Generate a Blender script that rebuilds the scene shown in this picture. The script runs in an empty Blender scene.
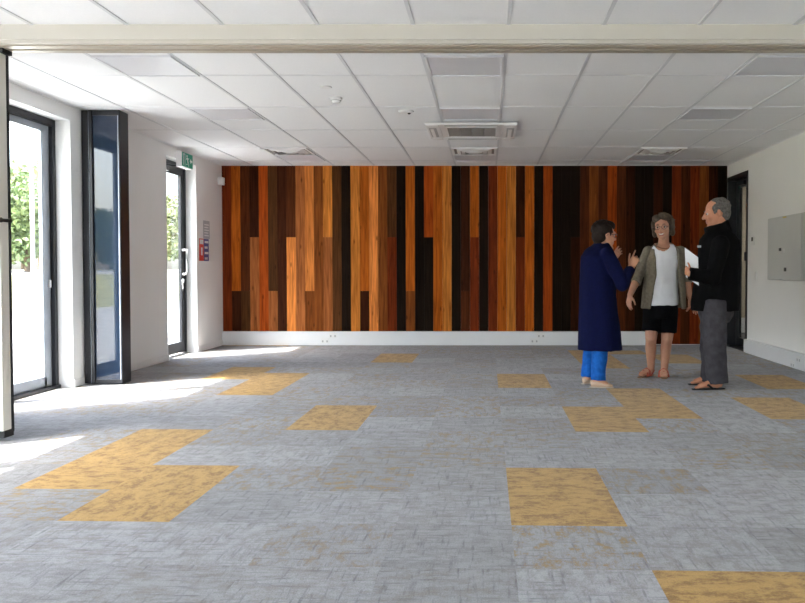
import bpy, bmesh, math, random
from mathutils import Vector, Matrix, Euler, noise

sc = bpy.context.scene
C = sc.collection
PI = math.pi
random.seed(7)

# ------------------------------------------------------------------ camera
CAM_Z = 1.115
PITCH = math.radians(1.5)
cd = bpy.data.cameras.new('camera')
cam = bpy.data.objects.new('camera', cd)
C.objects.link(cam)
sc.camera = cam
cd.sensor_width = 36
cd.lens = 36 * 785 / 805
cd.shift_x = -84.5 / 805
cd.shift_y = -11.0 / 805
cd.clip_end = 400
cam.location = (0, 0, CAM_Z)
cam.rotation_euler = (PI / 2 - PITCH, 0, 0)
CH = 2.66          # ceiling height
XL, XR, YB, YF = -3.92, 3.55, 11.66, -4.0

# ------------------------------------------------------------------ node helpers
def new_mat(name):
    m = bpy.data.materials.new(name)
    m.use_nodes = True
    nt = m.node_tree
    return m, nt, nt.nodes['Principled BSDF']

def L(nt, a, b):
    nt.links.new(a, b)

def simple(name, col, rough=.5, metal=0, spec=.5, var=.06, scale=8, bump=0, bscale=200, stretch=(1, 1, 1)):
    """principled colour with a soft procedural mottling and optional bump"""
    m, nt, p = new_mat(name)
    tc = nt.nodes.new('ShaderNodeTexCoord')
    mp = nt.nodes.new('ShaderNodeMapping')
    mp.inputs['Scale'].default_value = stretch
    L(nt, tc.outputs['Object'], mp.inputs['Vector'])
    n = nt.nodes.new('ShaderNodeTexNoise')
    n.inputs['Scale'].default_value = scale
    n.inputs['Detail'].default_value = 4
    L(nt, mp.outputs[0], n.inputs['Vector'])
    r = nt.nodes.new('ShaderNodeValToRGB')
    c = Vector(col)
    r.color_ramp.elements[0].position = .3
    r.color_ramp.elements[1].position = .7
    r.color_ramp.elements[0].color = (*(c * (1 - var)), 1)
    r.color_ramp.elements[1].color = (*[min(1, v * (1 + var)) for v in c], 1)
    L(nt, n.outputs['Fac'], r.inputs['Fac'])
    L(nt, r.outputs['Color'], p.inputs['Base Color'])
    p.inputs['Roughness'].default_value = rough
    p.inputs['Metallic'].default_value = metal
    p.inputs['Specular IOR Level'].default_value = spec
    if bump:
        n2 = nt.nodes.new('ShaderNodeTexNoise')
        n2.inputs['Scale'].default_value = bscale
        L(nt, mp.outputs[0], n2.inputs['Vector'])
        b = nt.nodes.new('ShaderNodeBump')
        b.inputs['Strength'].default_value = bump
        b.inputs['Distance'].default_value = .004
        L(nt, n2.outputs['Fac'], b.inputs['Height'])
        L(nt, b.outputs[0], p.inputs['Normal'])
    return m

def glass_mat(name, tint=(.93, .96, .97), refl=1.0):
    m, nt, p = new_mat(name)
    nt.nodes.remove(p)
    out = nt.nodes['Material Output']
    tr = nt.nodes.new('ShaderNodeBsdfTransparent')
    tr.inputs[0].default_value = (*tint, 1)
    gl = nt.nodes.new('ShaderNodeBsdfGlossy')
    gl.inputs['Roughness'].default_value = .01
    lw = nt.nodes.new('ShaderNodeLayerWeight'); lw.inputs['Blend'].default_value = .5
    pw = nt.nodes.new('ShaderNodeMath'); pw.operation = 'POWER'; pw.inputs[1].default_value = 5
    L(nt, lw.outputs['Facing'], pw.inputs[0])
    mu = nt.nodes.new('ShaderNodeMath'); mu.operation = 'MULTIPLY_ADD'
    mu.inputs[1].default_value = .9 * refl; mu.inputs[2].default_value = .035 * refl
    L(nt, pw.outputs[0], mu.inputs[0])
    mx = nt.nodes.new('ShaderNodeMixShader')
    L(nt, mu.outputs[0], mx.inputs[0]); L(nt, tr.outputs[0], mx.inputs[1]); L(nt, gl.outputs[0], mx.inputs[2])
    L(nt, mx.outputs[0], out.inputs['Surface'])
    return m

def emit_mat(name, col, s):
    m, nt, p = new_mat(name)
    p.inputs['Base Color'].default_value = (*col, 1)
    p.inputs['Emission Color'].default_value = (*col, 1)
    p.inputs['Emission Strength'].default_value = s
    return m

def wood_mat():
    m, nt, p = new_mat('recycled_timber')
    at = nt.nodes.new('ShaderNodeAttribute'); at.attribute_name = 'plank'
    tc = nt.nodes.new('ShaderNodeTexCoord')
    # shift the grain of every plank by its own number (alpha)
    mu = nt.nodes.new('ShaderNodeMath'); mu.operation = 'MULTIPLY'; mu.inputs[1].default_value = 40
    L(nt, at.outputs['Alpha'], mu.inputs[0])
    cx = nt.nodes.new('ShaderNodeCombineXYZ')
    L(nt, mu.outputs[0], cx.inputs['Z']); L(nt, mu.outputs[0], cx.inputs['Y'])
    ad = nt.nodes.new('ShaderNodeVectorMath'); ad.operation = 'ADD'
    L(nt, tc.outputs['Object'], ad.inputs[0]); L(nt, cx.outputs[0], ad.inputs[1])
    mp = nt.nodes.new('ShaderNodeMapping'); mp.inputs['Scale'].default_value = (22, 22, 1.3)
    L(nt, ad.outputs[0], mp.inputs[0])
    n = nt.nodes.new('ShaderNodeTexNoise'); n.inputs['Scale'].default_value = 1.6
    n.inputs['Detail'].default_value = 6; n.inputs['Distortion'].default_value = .6
    L(nt, mp.outputs[0], n.inputs['Vector'])
    r = nt.nodes.new('ShaderNodeValToRGB')
    r.color_ramp.elements[0].position = .28; r.color_ramp.elements[0].color = (.45, .40, .36, 1)
    r.color_ramp.elements[1].position = .68; r.color_ramp.elements[1].color = (1.15, 1.15, 1.12, 1)
    L(nt, n.outputs['Fac'], r.inputs[0])
    # knots and nail holes
    mp2 = nt.nodes.new('ShaderNodeMapping'); mp2.inputs['Scale'].default_value = (9, 9, 3.2)
    L(nt, ad.outputs[0], mp2.inputs[0])
    v = nt.nodes.new('ShaderNodeTexVoronoi'); v.inputs['Scale'].default_value = 1.0
    L(nt, mp2.outputs[0], v.inputs['Vector'])
    r2 = nt.nodes.new('ShaderNodeValToRGB')
    r2.color_ramp.elements[0].position = .04; r2.color_ramp.elements[0].color = (.3, .25, .2, 1)
    r2.color_ramp.elements[1].position = .16; r2.color_ramp.elements[1].color = (1, 1, 1, 1)
    L(nt, v.outputs['Distance'], r2.inputs[0])
    m1 = nt.nodes.new('ShaderNodeMix'); m1.data_type = 'RGBA'; m1.blend_type = 'MULTIPLY'; m1.inputs[0].default_value = 1
    L(nt, at.outputs['Color'], m1.inputs[6]); L(nt, r.outputs[0], m1.inputs[7])
    m2 = nt.nodes.new('ShaderNodeMix'); m2.data_type = 'RGBA'; m2.blend_type = 'MULTIPLY'; m2.inputs[0].default_value = .8
    L(nt, m1.outputs[2], m2.inputs[6]); L(nt, r2.outputs[0], m2.inputs[7])
    L(nt, m2.outputs[2], p.inputs['Base Color'])
    p.inputs['Roughness'].default_value = .55
    p.inputs['Specular IOR Level'].default_value = .04
    b = nt.nodes.new('ShaderNodeBump'); b.inputs['Strength'].default_value = .15; b.inputs['Distance'].default_value = .003
    L(nt, n.outputs['Fac'], b.inputs['Height']); L(nt, b.outputs[0], p.inputs['Normal'])
    return m

def carpet_mat():
    m, nt, p = new_mat('carpet_tiles')
    N = nt.nodes.new
    at = N('ShaderNodeAttribute'); at.attribute_name = 'tile'
    sp = N('ShaderNodeSeparateColor'); L(nt, at.outputs['Color'], sp.inputs[0])
    yel, tone, fleck, turn = sp.outputs[0], sp.outputs[1], sp.outputs[2], at.outputs['Alpha']
    tc = N('ShaderNodeTexCoord')
    mu = N('ShaderNodeMath'); mu.operation = 'MULTIPLY'; mu.inputs[1].default_value = 61
    L(nt, tone, mu.inputs[0])
    cx = N('ShaderNodeCombineXYZ'); L(nt, mu.outputs[0], cx.inputs[0]); L(nt, mu.outputs[0], cx.inputs[1])
    ad = N('ShaderNodeVectorMath'); ad.operation = 'ADD'
    L(nt, tc.outputs['Object'], ad.inputs[0]); L(nt, cx.outputs[0], ad.inputs[1])
    def stretched(s1, s2, detail, rough=.6):
        outs = []
        for s in ((s1, s2, 1), (s2, s1, 1)):
            mp = N('ShaderNodeMapping'); mp.inputs['Scale'].default_value = s
            L(nt, ad.outputs[0], mp.inputs[0])
            n = N('ShaderNodeTexNoise'); n.inputs['Scale'].default_value = 1; n.inputs['Detail'].default_value = detail
            n.inputs['Roughness'].default_value = rough
            L(nt, mp.outputs[0], n.inputs['Vector'])
            outs.append(n.outputs['Fac'])
        mx = N('ShaderNodeMix'); L(nt, turn, mx.inputs[0]); L(nt, outs[0], mx.inputs[2]); L(nt, outs[1], mx.inputs[3])
        return mx.outputs[0], outs
    streak, both = stretched(5, 55, 4)
    wmax = N('ShaderNodeMath'); wmax.operation = 'MAXIMUM'
    L(nt, both[0], wmax.inputs[0]); L(nt, both[1], wmax.inputs[1])
    patch, _ = stretched(8, 13, 8, .85)
    fine = N('ShaderNodeTexNoise'); fine.inputs['Scale'].default_value = 160; fine.inputs['Detail'].default_value = 3
    L(nt, tc.outputs['Object'], fine.inputs['Vector'])
    def ramp(src, a, b, ca=(0, 0, 0, 1), cb=(1, 1, 1, 1)):
        r = N('ShaderNodeValToRGB')
        r.color_ramp.elements[0].position = a; r.color_ramp.elements[0].color = ca
        r.color_ramp.elements[1].position = b; r.color_ramp.elements[1].color = cb
        L(nt, src, r.inputs[0]); return r.outputs[0]
    def mix(f, a, b, blend='MIX'):
        x = N('ShaderNodeMix'); x.data_type = 'RGBA'; x.blend_type = blend
        if hasattr(f, 'default_value'): L(nt, f, x.inputs[0])
        else: x.inputs[0].default_value = f
        for i, v in ((6, a), (7, b)):
            if isinstance(v, tuple): x.inputs[i].default_value = v
            else: L(nt, v, x.inputs[i])
        return x.outputs[2]
    grey = ramp(tone, 0, 1, (.232, .228, .232, 1), (.340, .337, .350, 1))
    lines = ramp(wmax.outputs[0], .54, .72, (1, 1, 1, 1), (.52, .52, .55, 1))
    grey = mix(1.0, grey, lines, 'MULTIPLY')
    grey = mix(.75, grey, ramp(patch, .44, .57, (1.10, 1.10, 1.12, 1), (.70, .69, .67, 1)), 'MULTIPLY')
    fl = N('ShaderNodeMath'); fl.operation = 'MULTIPLY'
    L(nt, ramp(patch, .51, .58), fl.inputs[0]); L(nt, fleck, fl.inputs[1])
    grey = mix(fl.outputs[0], grey, (.30, .195, .072, 1))
    ye = mix(ramp(patch, .47, .57), (.47, .278, .068, 1), (.265, .135, .024, 1))
    ye = mix(.35, ye, ramp(streak, .35, .65, (.75, .73, .7, 1), (1.1, 1.1, 1.1, 1)), 'MULTIPLY')
    col = mix(yel, grey, ye)
    col = mix(.55, col, ramp(fine.outputs['Fac'], .3, .7, (.72, .72, .72, 1), (1.2, 1.2, 1.2, 1)), 'MULTIPLY')
    L(nt, col, p.inputs['Base Color'])
    p.inputs['Roughness'].default_value = .9
    p.inputs['Specular IOR Level'].default_value = .25
    p.inputs['Sheen Weight'].default_value = .15
    hs = N('ShaderNodeMath'); hs.operation = 'SUBTRACT'
    L(nt, fine.outputs['Fac'], hs.inputs[0]); L(nt, wmax.outputs[0], hs.inputs[1])
    b = N('ShaderNodeBump'); b.inputs['Strength'].default_value = .45; b.inputs['Distance'].default_value = .006
    L(nt, hs.outputs[0], b.inputs['Height']); L(nt, b.outputs[0], p.inputs['Normal'])
    return m

M = dict(
    wall=simple('white_paint', (.87, .87, .865), .6, var=.015, scale=2, bump=.05, bscale=120),
    trunk=simple('white_trunking', (.82, .83, .85), .4, var=.01),
    tile=simple('ceiling_tile', (.87, .875, .89), .9, var=.015, scale=90, bump=.08, bscale=300),
    grid=simple('ceiling_grid', (.67, .68, .71), .45, var=.01),
    crossgrid=simple('ceiling_cross_grid', (.77, .78, .80), .5, var=.01),
    beam=simple('cream_bulkhead_paint', (.56, .53, .47), .5, var=.02, scale=3),
    beamtrack=simple('bronze_track', (.42, .37, .30), .4, metal=.2, var=.03),
    black=simple('black_aluminium', (.009, .010, .014), .35, var=.1),
    blackrub=simple('black_rubber', (.012, .012, .013), .7),
    greyalu=simple('grey_aluminium', (.42, .46, .52), .38, metal=.3, var=.04),
    silver=simple('brushed_silver', (.72, .72, .72), .3, metal=.8, var=.04, stretch=(1, 1, 12)),
    plastic=simple('white_plastic', (.82, .82, .82), .35, var=.01),
    greyplastic=simple('grey_plastic', (.45, .45, .46), .45, var=.02),
    darkgrille=simple('dark_grille', (.055, .05, .048), .6),
    grille=simple('taupe_grille', (.30, .27, .25), .55, var=.02),
    diffuser=simple('prismatic_diffuser', (.72, .72, .76), .35, var=.03, scale=200, bump=.15, bscale=400),
    lightframe=simple('white_light_frame', (.74, .75, .78), .4, var=.01),
    box=simple('grey_powder_coat', (.60, .61, .60), .45, var=.015, bump=.03, bscale=300),
    panel=simple('cream_wall_panel', (.74, .72, .66), .45, var=.015),
    yellow=simple('yellow_sticker', (.65, .5, .1), .4),
    paper=simple('white_paper', (.85, .87, .92), .6, var=.01),
    green=simple('exit_green', (.0, .33, .20), .35),
    white=simple('sign_white', (.9, .9, .9), .4, var=.01),
    red=simple('sign_red', (.70, .05, .02), .4),
    blue=simple('sign_blue', (.08, .08, .30), .4),
    greysign=simple('sign_grey', (.50, .50, .53), .4, var=.03),
    glass=glass_mat('window_glass'),
    paving=simple('pale_concrete_paving', (.44, .43, .415), .85, var=.06, scale=1.2),
    lawn=simple('dry_lawn', (.33, .32, .14), .95, var=.3, scale=.6),
    leaf=simple('tree_leaves', (.16, .21, .09), .7, var=.4, scale=1.2),
    leafb=simple('olive_leaves', (.24, .26, .13), .7, var=.4, scale=1.4),
    bark=simple('bark', (.14, .10, .07), .9, var=.3),
    beige=simple('beige_paint', (.50, .42, .32), .6, var=.03),
    wood=wood_mat(), carpet=carpet_mat(),
)
def _leafglass():
    m, nt, p = new_mat('dark_tinted_glass')
    p.inputs['Base Color'].default_value = (.014, .026, .050, 1)
    p.inputs['Roughness'].default_value = .015
    p.inputs['IOR'].default_value = 1.62
    p.inputs['Coat Weight'].default_value = .1
    p.inputs['Coat Roughness'].default_value = .01
    n = nt.nodes.new('ShaderNodeTexNoise'); n.inputs['Scale'].default_value = 2.5
    b = nt.nodes.new('ShaderNodeBump'); b.inputs['Strength'].default_value = .02
    L(nt, n.outputs['Fac'], b.inputs['Height']); L(nt, b.outputs[0], p.inputs['Normal'])
    return m
M['leafglass'] = _leafglass()

# ------------------------------------------------------------------ mesh helpers
class MB:
    def __init__(self):
        self.bm = bmesh.new()
    def box(self, x0, x1, y0, y1, z0, z1, bev=0, mat=0):
        r = bmesh.ops.create_cube(self.bm, size=1)
        vs = r['verts']
        for v in vs:
            v.co = Vector(((x0 + x1) / 2 + v.co.x * (x1 - x0), (y0 + y1) / 2 + v.co.y * (y1 - y0), (z0 + z1) / 2 + v.co.z * (z1 - z0)))
        fs = list({f for v in vs for f in v.link_faces})
        for f in fs: f.material_index = mat
        if bev:
            es = list({e for v in vs for e in v.link_edges})
            bmesh.ops.bevel(self.bm, geom=es, offset=bev, segments=2, affect='EDGES', profile=.6)
        return vs
    def cyl(self, p0, p1, r0, r1=None, seg=16, caps=True):
        r1 = r0 if r1 is None else r1
        self.tube([p0, p1], [r0, r1], seg, caps)
    def tube(self, pts, rad, seg=12, caps=True, up=None):
        pts = [Vector(p) for p in pts]
        rings = []
        for i, p in enumerate(pts):
            if i == 0: t = pts[1] - pts[0]
            elif i == len(pts) - 1: t = pts[-1] - pts[-2]
            else: t = (pts[i + 1] - p).normalized() + (p - pts[i - 1]).normalized()
            t.normalize()
            u = Vector(up) if up else (Vector((0, 0, 1)) if abs(t.z) < .9 else Vector((1, 0, 0)))
            a = t.cross(u).normalized(); b = a.cross(t).normalized()
            r = rad[i] if isinstance(rad, (list, tuple)) else rad
            ra, rb = r if isinstance(r, (list, tuple)) else (r, r)
            rings.append([self.bm.verts.new(p + a * ra * math.cos(2 * PI * k / seg) + b * rb * math.sin(2 * PI * k / seg)) for k in range(seg)])
        for i in range(len(rings) - 1):
            for k in range(seg):
                self.bm.faces.new((rings[i][k], rings[i][(k + 1) % seg], rings[i + 1][(k + 1) % seg], rings[i + 1][k]))
        if caps:
            self.bm.faces.new(rings[0][::-1]); self.bm.faces.new(rings[-1])
    def loft(self, rings, seg=28, power=2.0):
        """closed horizontal rings: (cx, cy, z, rx, ry)"""
        rr = []
        for (cx, cy, z, rx, ry) in rings:
            ring = []
            for k in range(seg):
                a = 2 * PI * k / seg
                c, s = math.cos(a), math.sin(a)
                e = 2 / power
                ring.append(self.bm.verts.new((cx + rx * math.copysign(abs(c) ** e, c), cy + ry * math.copysign(abs(s) ** e, s), z)))
            rr.append(ring)
        for i in range(len(rr) - 1):
            for k in range(seg):
                self.bm.faces.new((rr[i][k], rr[i][(k + 1) % seg], rr[i + 1][(k + 1) % seg], rr[i + 1][k]))
        self.bm.faces.new(rr[0][::-1]); self.bm.faces.new(rr[-1])
    def ell(self, c, r, rot=None, sub=3):
        res = bmesh.ops.create_icosphere(self.bm, subdivisions=sub, radius=1)
        R = Euler(rot).to_matrix() if rot else Matrix.Identity(3)
        for v in res['verts']:
            v.co = Vector(c) + R @ Vector((v.co.x * r[0], v.co.y * r[1], v.co.z * r[2]))
    def cap(self, p0, p1, r0, r1=None, seg=12):
        r1 = r0 if r1 is None else r1
        p0, p1 = Vector(p0), Vector(p1)
        d = p1 - p0
        if d.length < 1e-6: return
        d.normalize()
        pts, rad = [], []
        for k in range(4):
            a = k / 4 * PI / 2
            pts.append(p0 - d * r0 * math.cos(a)); rad.append(max(r0 * math.sin(a), r0 * .05))
        for k in range(5):
            a = k / 4 * PI / 2
            pts.append(p1 + d * r1 * math.sin(a)); rad.append(max(r1 * math.cos(a), r1 * .05))
        pts.insert(4, p0); rad.insert(4, r0)
        self.tube(pts, rad, seg)
    def prism(self, pts, axis, a, b, mat=0):
        """extrude a 2-D outline along an axis between a and b"""
        def mk(p, t):
            return {'x': (t, p[0], p[1]), 'y': (p[0], t, p[1]), 'z': (p[0], p[1], t)}[axis]
        v0 = [self.bm.verts.new(mk(p, a)) for p in pts]; v1 = [self.bm.verts.new(mk(p, b)) for p in pts]
        n = len(pts)
        fs = [self.bm.faces.new(v0), self.bm.faces.new(v1[::-1])]
        for k in range(n): fs.append(self.bm.faces.new((v0[k], v1[k], v1[(k + 1) % n], v0[(k + 1) % n])))
        for f in fs: f.material_index = mat
    def build(self, name, mats, parent=None, smooth=False, origin=None):
        bmesh.ops.recalc_face_normals(self.bm, faces=self.bm.faces)
        if origin:
            bmesh.ops.translate(self.bm, verts=self.bm.verts, vec=-Vector(origin))
        me = bpy.data.meshes.new(name)
        self.bm.to_mesh(me); self.bm.free()
        for m in (mats if isinstance(mats, list) else [mats]): me.materials.append(m)
        if smooth:
            for f in me.polygons: f.use_smooth = True
        o = bpy.data.objects.new(name, me)
        C.objects.link(o)
        if origin: o.location = origin
        if parent: o.parent = parent
        return o

def tag(o, label, cat, group=None, kind=None):
    o['label'] = label; o['category'] = cat
    if group: o['group'] = group
    if kind: o['kind'] = kind
    return o
def struct(o, label=None, cat=None):
    o['kind'] = 'structure'
    if label: o['label'] = label
    if cat: o['category'] = cat
    return o
def empty(name, loc=(0, 0, 0), rz=0):
    o = bpy.data.objects.new(name, None); C.objects.link(o)
    o.location = loc; o.rotation_euler = (0, 0, rz); o.empty_display_size = .1
    return o
def copy_tree(o, loc=None, parent=None):
    c = o.copy(); C.objects.link(c)
    if parent: c.parent = parent
    if loc: c.location = loc
    for ch in [x for x in C.objects if x.parent == o]: copy_tree(ch, None, c)
    return c

# ------------------------------------------------------------------ floor
def build_floor():
    bm = bmesh.new()
    lay = bm.loops.layers.float_color.new('tile')
    P = .505; X0 = .107
    yellow = {}
    def Y(col, a, b):
        for k in range(int(round(a * 2)), int(round(b * 2))): yellow[(col, k)] = 1
    # (column, first and last half-metre line)
    for c, a, b in ((0, 3, 4), (1, 1.5, 2.5), (2, 1.5, 2.5), (1, 5, 6), (2, 5.5, 7), (-5, 3.5, 5), (-4, 3, 4), (-3, 5, 6),
                    (-6, 7.5, 8.5), (-5, 6.5, 8), (0, 7, 8), (-3, 9, 10), (-7, 11, 12), (-8, 11, 12), (2, 8.5, 10.5),
                    (3, 10, 10.5), (4, 9, 10), (5, 7, 8), (4, 5.5, 6.5)):
        Y(c, a, b)
    rnd = random.Random(21)
    x_lo, x_hi, y_lo, y_hi = -4.2, 3.72, -4.2, 11.75
    for col in range(-9, 8):
        xa, xb = X0 + col * P, X0 + (col + 1) * P
        for k in range(-10, 24):
            tone, fleck, turn = rnd.random(), (rnd.uniform(.45, .95) if rnd.random() < .5 else rnd.uniform(0, .12)), rnd.choice((0., 1.))
            tone = .25 + .75 * tone if fleck < .3 else .15 + .5 * tone
            ya = .405 + .5 * k; yb = ya + .5
            q = []
            for (x, y) in ((xa, ya), (xb, ya), (xb, yb), (xa, yb)):
                q.append((min(max(x, x_lo), x_hi), min(max(y - .03 * x, y_lo), y_hi)))
            if q[1][0] - q[0][0] < .01 or q[3][1] - q[0][1] < .01 or q[2][1] - q[1][1] < .01: continue
            f = bm.faces.new([bm.verts.new((x, y, 0)) for x, y in q])
            isy = 1. if (col, k) in yellow else 0.
            for l in f.loops: l[lay] = (isy, tone, fleck, turn)
    me = bpy.data.meshes.new('floor'); bm.to_mesh(me); bm.free()
    me.materials.append(M['carpet'])
    o = bpy.data.objects.new('floor', me); C.objects.link(o)
    struct(o, 'grey and mustard carpet tile floor', 'floor')
build_floor()

# ------------------------------------------------------------------ walls
HEAD = 2.52
OPEN = [(9.63, 10.61, 'd'), (5.72, 7.42, 'w'), (2.75, 4.45, 'w'), (-.2, 1.5, 'w'), (-3.1, -1.4, 'w')]
XO = -4.14
m = MB()
edges = [YB + .2]
for a, b, _ in OPEN:
    m.box(XO, XL, b, edges[-1], -.05, CH + .05)
    m.box(XO, XL, a, b, HEAD, CH + .05)
    edges.append(a)
m.box(XO, XL, YF - .1, edges[-1], -.05, CH + .05)
struct(m.build('wall_left', M['wall']), 'white painted wall with full height glazing', 'wall')
DY0, DY1, DZ = 10.70, 11.60, 2.47       # doorway in the right wall
m = MB()
m.box(XR, XR + .18, YF - .1, DY0, -.05, CH + .05)
m.box(XR, XR + .18, DY0, DY1, DZ, CH + .05)
m.box(XR, XR + .18, DY1, YB + .2, -.05, CH + .05)
struct(m.build('wall_right', M['wall']), 'white painted right hand wall', 'wall')
FWA, FWB = -3.2, 1.2
m = MB(); m.box(XO, FWA, YF - .2, YF, -.05, CH + .05); m.box(FWB, XR + .18, YF - .2, YF, -.05, CH + .05); m.box(FWA, FWB, YF - .2, YF, HEAD, CH + .05)
struct(m.build('wall_front', M['wall']), 'white painted wall behind the viewer', 'wall')

COL = dict(L=(.72, .240, .055), Y=(.64, .225, .040), O=(.52, .128, .014), R=(.20, .034, .008), M=(.225, .064, .014), D=(.050, .014, .005),
           G=(.095, .036, .012), K=(.014, .0080, .0050), T=(.36, .118, .034), E=(.38, .066, .008), B=(.095, .025, .008))
PL = ['R', 'O.D', 'B..', 'Dtr', 'E', 'G.T', 'D', 'BtL', 'T', 'L.M', 'M', 'YtT', 'G', 'K', 'Y', 'O.D', 'L', 'M', 'GtR', 'K', 'O.M', 'K', 'EtK', 'O', 'Y',
      'K', 'D.B', 'OtR', 'K', 'R', 'O', 'Y', 'DtR', 'O', 'K', 'E', 'K', 'K', 'KtD', 'B', 'M', 'B', 'E', 'B', 'D', 'K', 'K', 'D', 'K', 'R', 'B', 'R', 'M', 'D', 'K']
def plank_wall():
    bm = bmesh.new()
    lay = bm.loops.layers.float_color.new('plank')
    n = len(PL); w = (XR - XL) / n
    zb, z1, z2, zt = .205, .803, 1.60, CH + .01
    rnd = random.Random(5)
    def plank(x0, x1, za, zc, col, d):
        g = .0007
        y = YB - .020 - d
        r = bmesh.ops.create_cube(bm, size=1)
        vs = r['verts']
        for v in vs:
            v.co = Vector(((x0 + x1) / 2 + v.co.x * (x1 - x0 - 2 * g), (y + YB) / 2 + v.co.y * (YB - y), (za + zc) / 2 + v.co.z * (zc - za - .0006)))
        k = rnd.uniform(.88, 1.12); idn = rnd.random()
        for f in {f for v in vs for f in v.link_faces}:
            for l in f.loops: l[lay] = (col[0] * k, col[1] * k, col[2] * k, idn)
    for i, s in enumerate(PL):
        x0, x1 = XL + i * w, XL + (i + 1) * w
        zb = .205 if i < 47 else .012
        top = s[0]
        d = rnd.uniform(0, .003)
        if len(s) == 1: plank(x0, x1, zb, zt, COL[top], d)
        elif s[1] == 't':
            bot = s[2].upper()
            plank(x0, x1, z2, zt, COL[top], d)
            plank(x0, x1, zb, z2, COL['T' if s[2] == 'r' else bot], rnd.uniform(0, .003))
        else:
            bot = s[2] if s[2] != '.' else 'G'
            plank(x0, x1, z1, zt, COL[top], d)
            plank(x0, x1, zb, z1, COL[bot], rnd.uniform(0, .003))
    me = bpy.data.meshes.new('wall_back'); bm.to_mesh(me); bm.free()
    me.materials.append(M['wood'])
    o = bpy.data.objects.new('wall_back', me); C.objects.link(o)
    struct(o, 'feature wall clad in vertical recycled timber boards', 'wall')
plank_wall()
m = MB(); m.box(XO, XR + .18, YB + .001, YB + .2, -.05, CH + .05)
struct(m.build('wall_backing', M['wall']), 'plain wall behind the timber cladding', 'wall')

# trunking / baseboards
TE = XL + 47 * (XR - XL) / 55
m = MB(); m.box(XL, TE, YB - .07, YB, 0, .19, .006); m.box(XL, TE, YB - .074, YB, .19, .205, .004)
struct(m.build('baseboard_back', M['trunk']), 'white trunking along the foot of the timber wall', 'baseboard')
m = MB(); m.box(XR - .07, XR, YF, DY0 - .07, 0, .165, .006); m.box(XR - .074, XR, YF, DY0 - .07, .165, .18, .004)
struct(m.build('baseboard_right', M['trunk']), 'white trunking along the foot of the right wall', 'baseboard')
m = MB()
edges = [YB - .07]
for a, b, _ in OPEN:
    m.box(XL, XL + .012, b, edges[-1], 0, .075, .003); edges.append(a)
m.box(XL, XL + .012, YF, edges[-1], 0, .075, .003)
struct(m.build('baseboard_left', M['wall']), 'low white skirting of the left wall', 'baseboard')

# ------------------------------------------------------------------ ceiling
GX0, GP = .135, .6
GY0, GR = 6.27, 1.215
m = MB(); m.box(XO, XR + .18, YF - .2, YB + .2, CH, CH + .12)
ceil = m.build('ceiling', M['tile']); struct(ceil, 'white suspended tile ceiling', 'ceiling')
m = MB()
for k in range(-7, 6):
    x = GX0 + k * GP
    if XL < x < XR: m.box(x - .012, x + .012, YF, YB - .02, CH - .005, CH + .002)
m.build('main_tee', M['grid'], ceil)
m = MB()
k = -9
while GY0 + k * GR < YB:
    y = GY0 + k * GR
    if y > YF: m.box(XL, XR, y - .010, y + .010, CH - .0035, CH + .002)
    k += 1
m.build('cross_tee', M['crossgrid'], ceil)
m = MB()
m.box(XL, XL + .022, YF, YB - .02, CH - .006, CH + .001); m.box(XR - .022, XR, YF, YB - .02, CH - .006, CH + .001)
m.box(XL, XR, YB - .042, YB - .02, CH - .006, CH + .001)
m.build('wall_angle', M['tile'], ceil)

# bulkhead beam with the track of the operable wall
m = MB()
m.box(XL, XR, 4.98, 5.215, 2.566, CH + .01, .004)
beam = m.build('trim_1', M['beam']); struct(beam, 'cream bulkhead beam across the ceiling', 'beam')
m = MB(); m.box(XL, XR, 4.995, 5.205, 2.546, 2.568, .003)
m.build('track_cover', M['beam'], beam)
m = MB(); m.box(XL, XR, 5.03, 5.09, 2.537, 2.548); m.box(XL, XR, 5.13, 5.19, 2.537, 2.548)
m.build('track_rail', M['beamtrack'], beam)

# ------------------------------------------------------------------ windows on the left
FX0, FX1 = -4.13, -4.06
def window(a, b, n, handle=False):
    z0, z1 = .0, HEAD
    fr = MB()
    f = .05
    fr.box(FX0, FX1, a, a + f, z0, z1, .003); fr.box(FX0, FX1, b - f, b, z0, z1, .003)
    fr.box(FX0, FX1, a, b, z1 - .065, z1, .003); fr.box(FX0, FX1 + .02, a, b, z0, z0 + .03, .003)
    w = fr.build('window_%d' % n, M['black'])
    struct(w, ('tall black framed sliding window beside the wall panel' if n == 1 else 'full height black framed sliding window'), 'window')
    mid = (a + b) / 2
    for i, (s0, s1, xo) in enumerate(((a + f, mid + .03, .008), (mid - .17, b - f, -.02))):
        xa, xb = FX0 + .035 + xo - .012, FX0 + .035 + xo + .018
        t = MB()
        t.box(xa, xb, s0, s0 + .125, z0 + .03, z1 - .065, .003); t.box(xa, xb, s1 - .125, s1, z0 + .03, z1 - .065, .003)
        t.box(xa, xb, s0 + .08, s1 - .08, z1 - .125, z1 - .065, .003); t.box(xa, xb, s0 + .08, s1 - .08, z0 + .03, z0 + .125, .003)
        sash = t.build('sash', M['greyalu'], w)
        g = MB(); g.box((xa + xb) / 2 - .003, (xa + xb) / 2 + .003, s0 + .08, s1 - .08, z0 + .12, z1 - .12)
        g.build('pane', M['glass'], sash)
        if handle and i == 1:
            h = MB(); h.box(xb, xb + .022, s1 - .045, s1 - .022, .95, 1.02, .005)
            h.build('latch', M['plastic'], sash)
num = 1
for a, b, t in OPEN:
    if t == 'w':
        window(a, b, num, num == 1); num += 1

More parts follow.
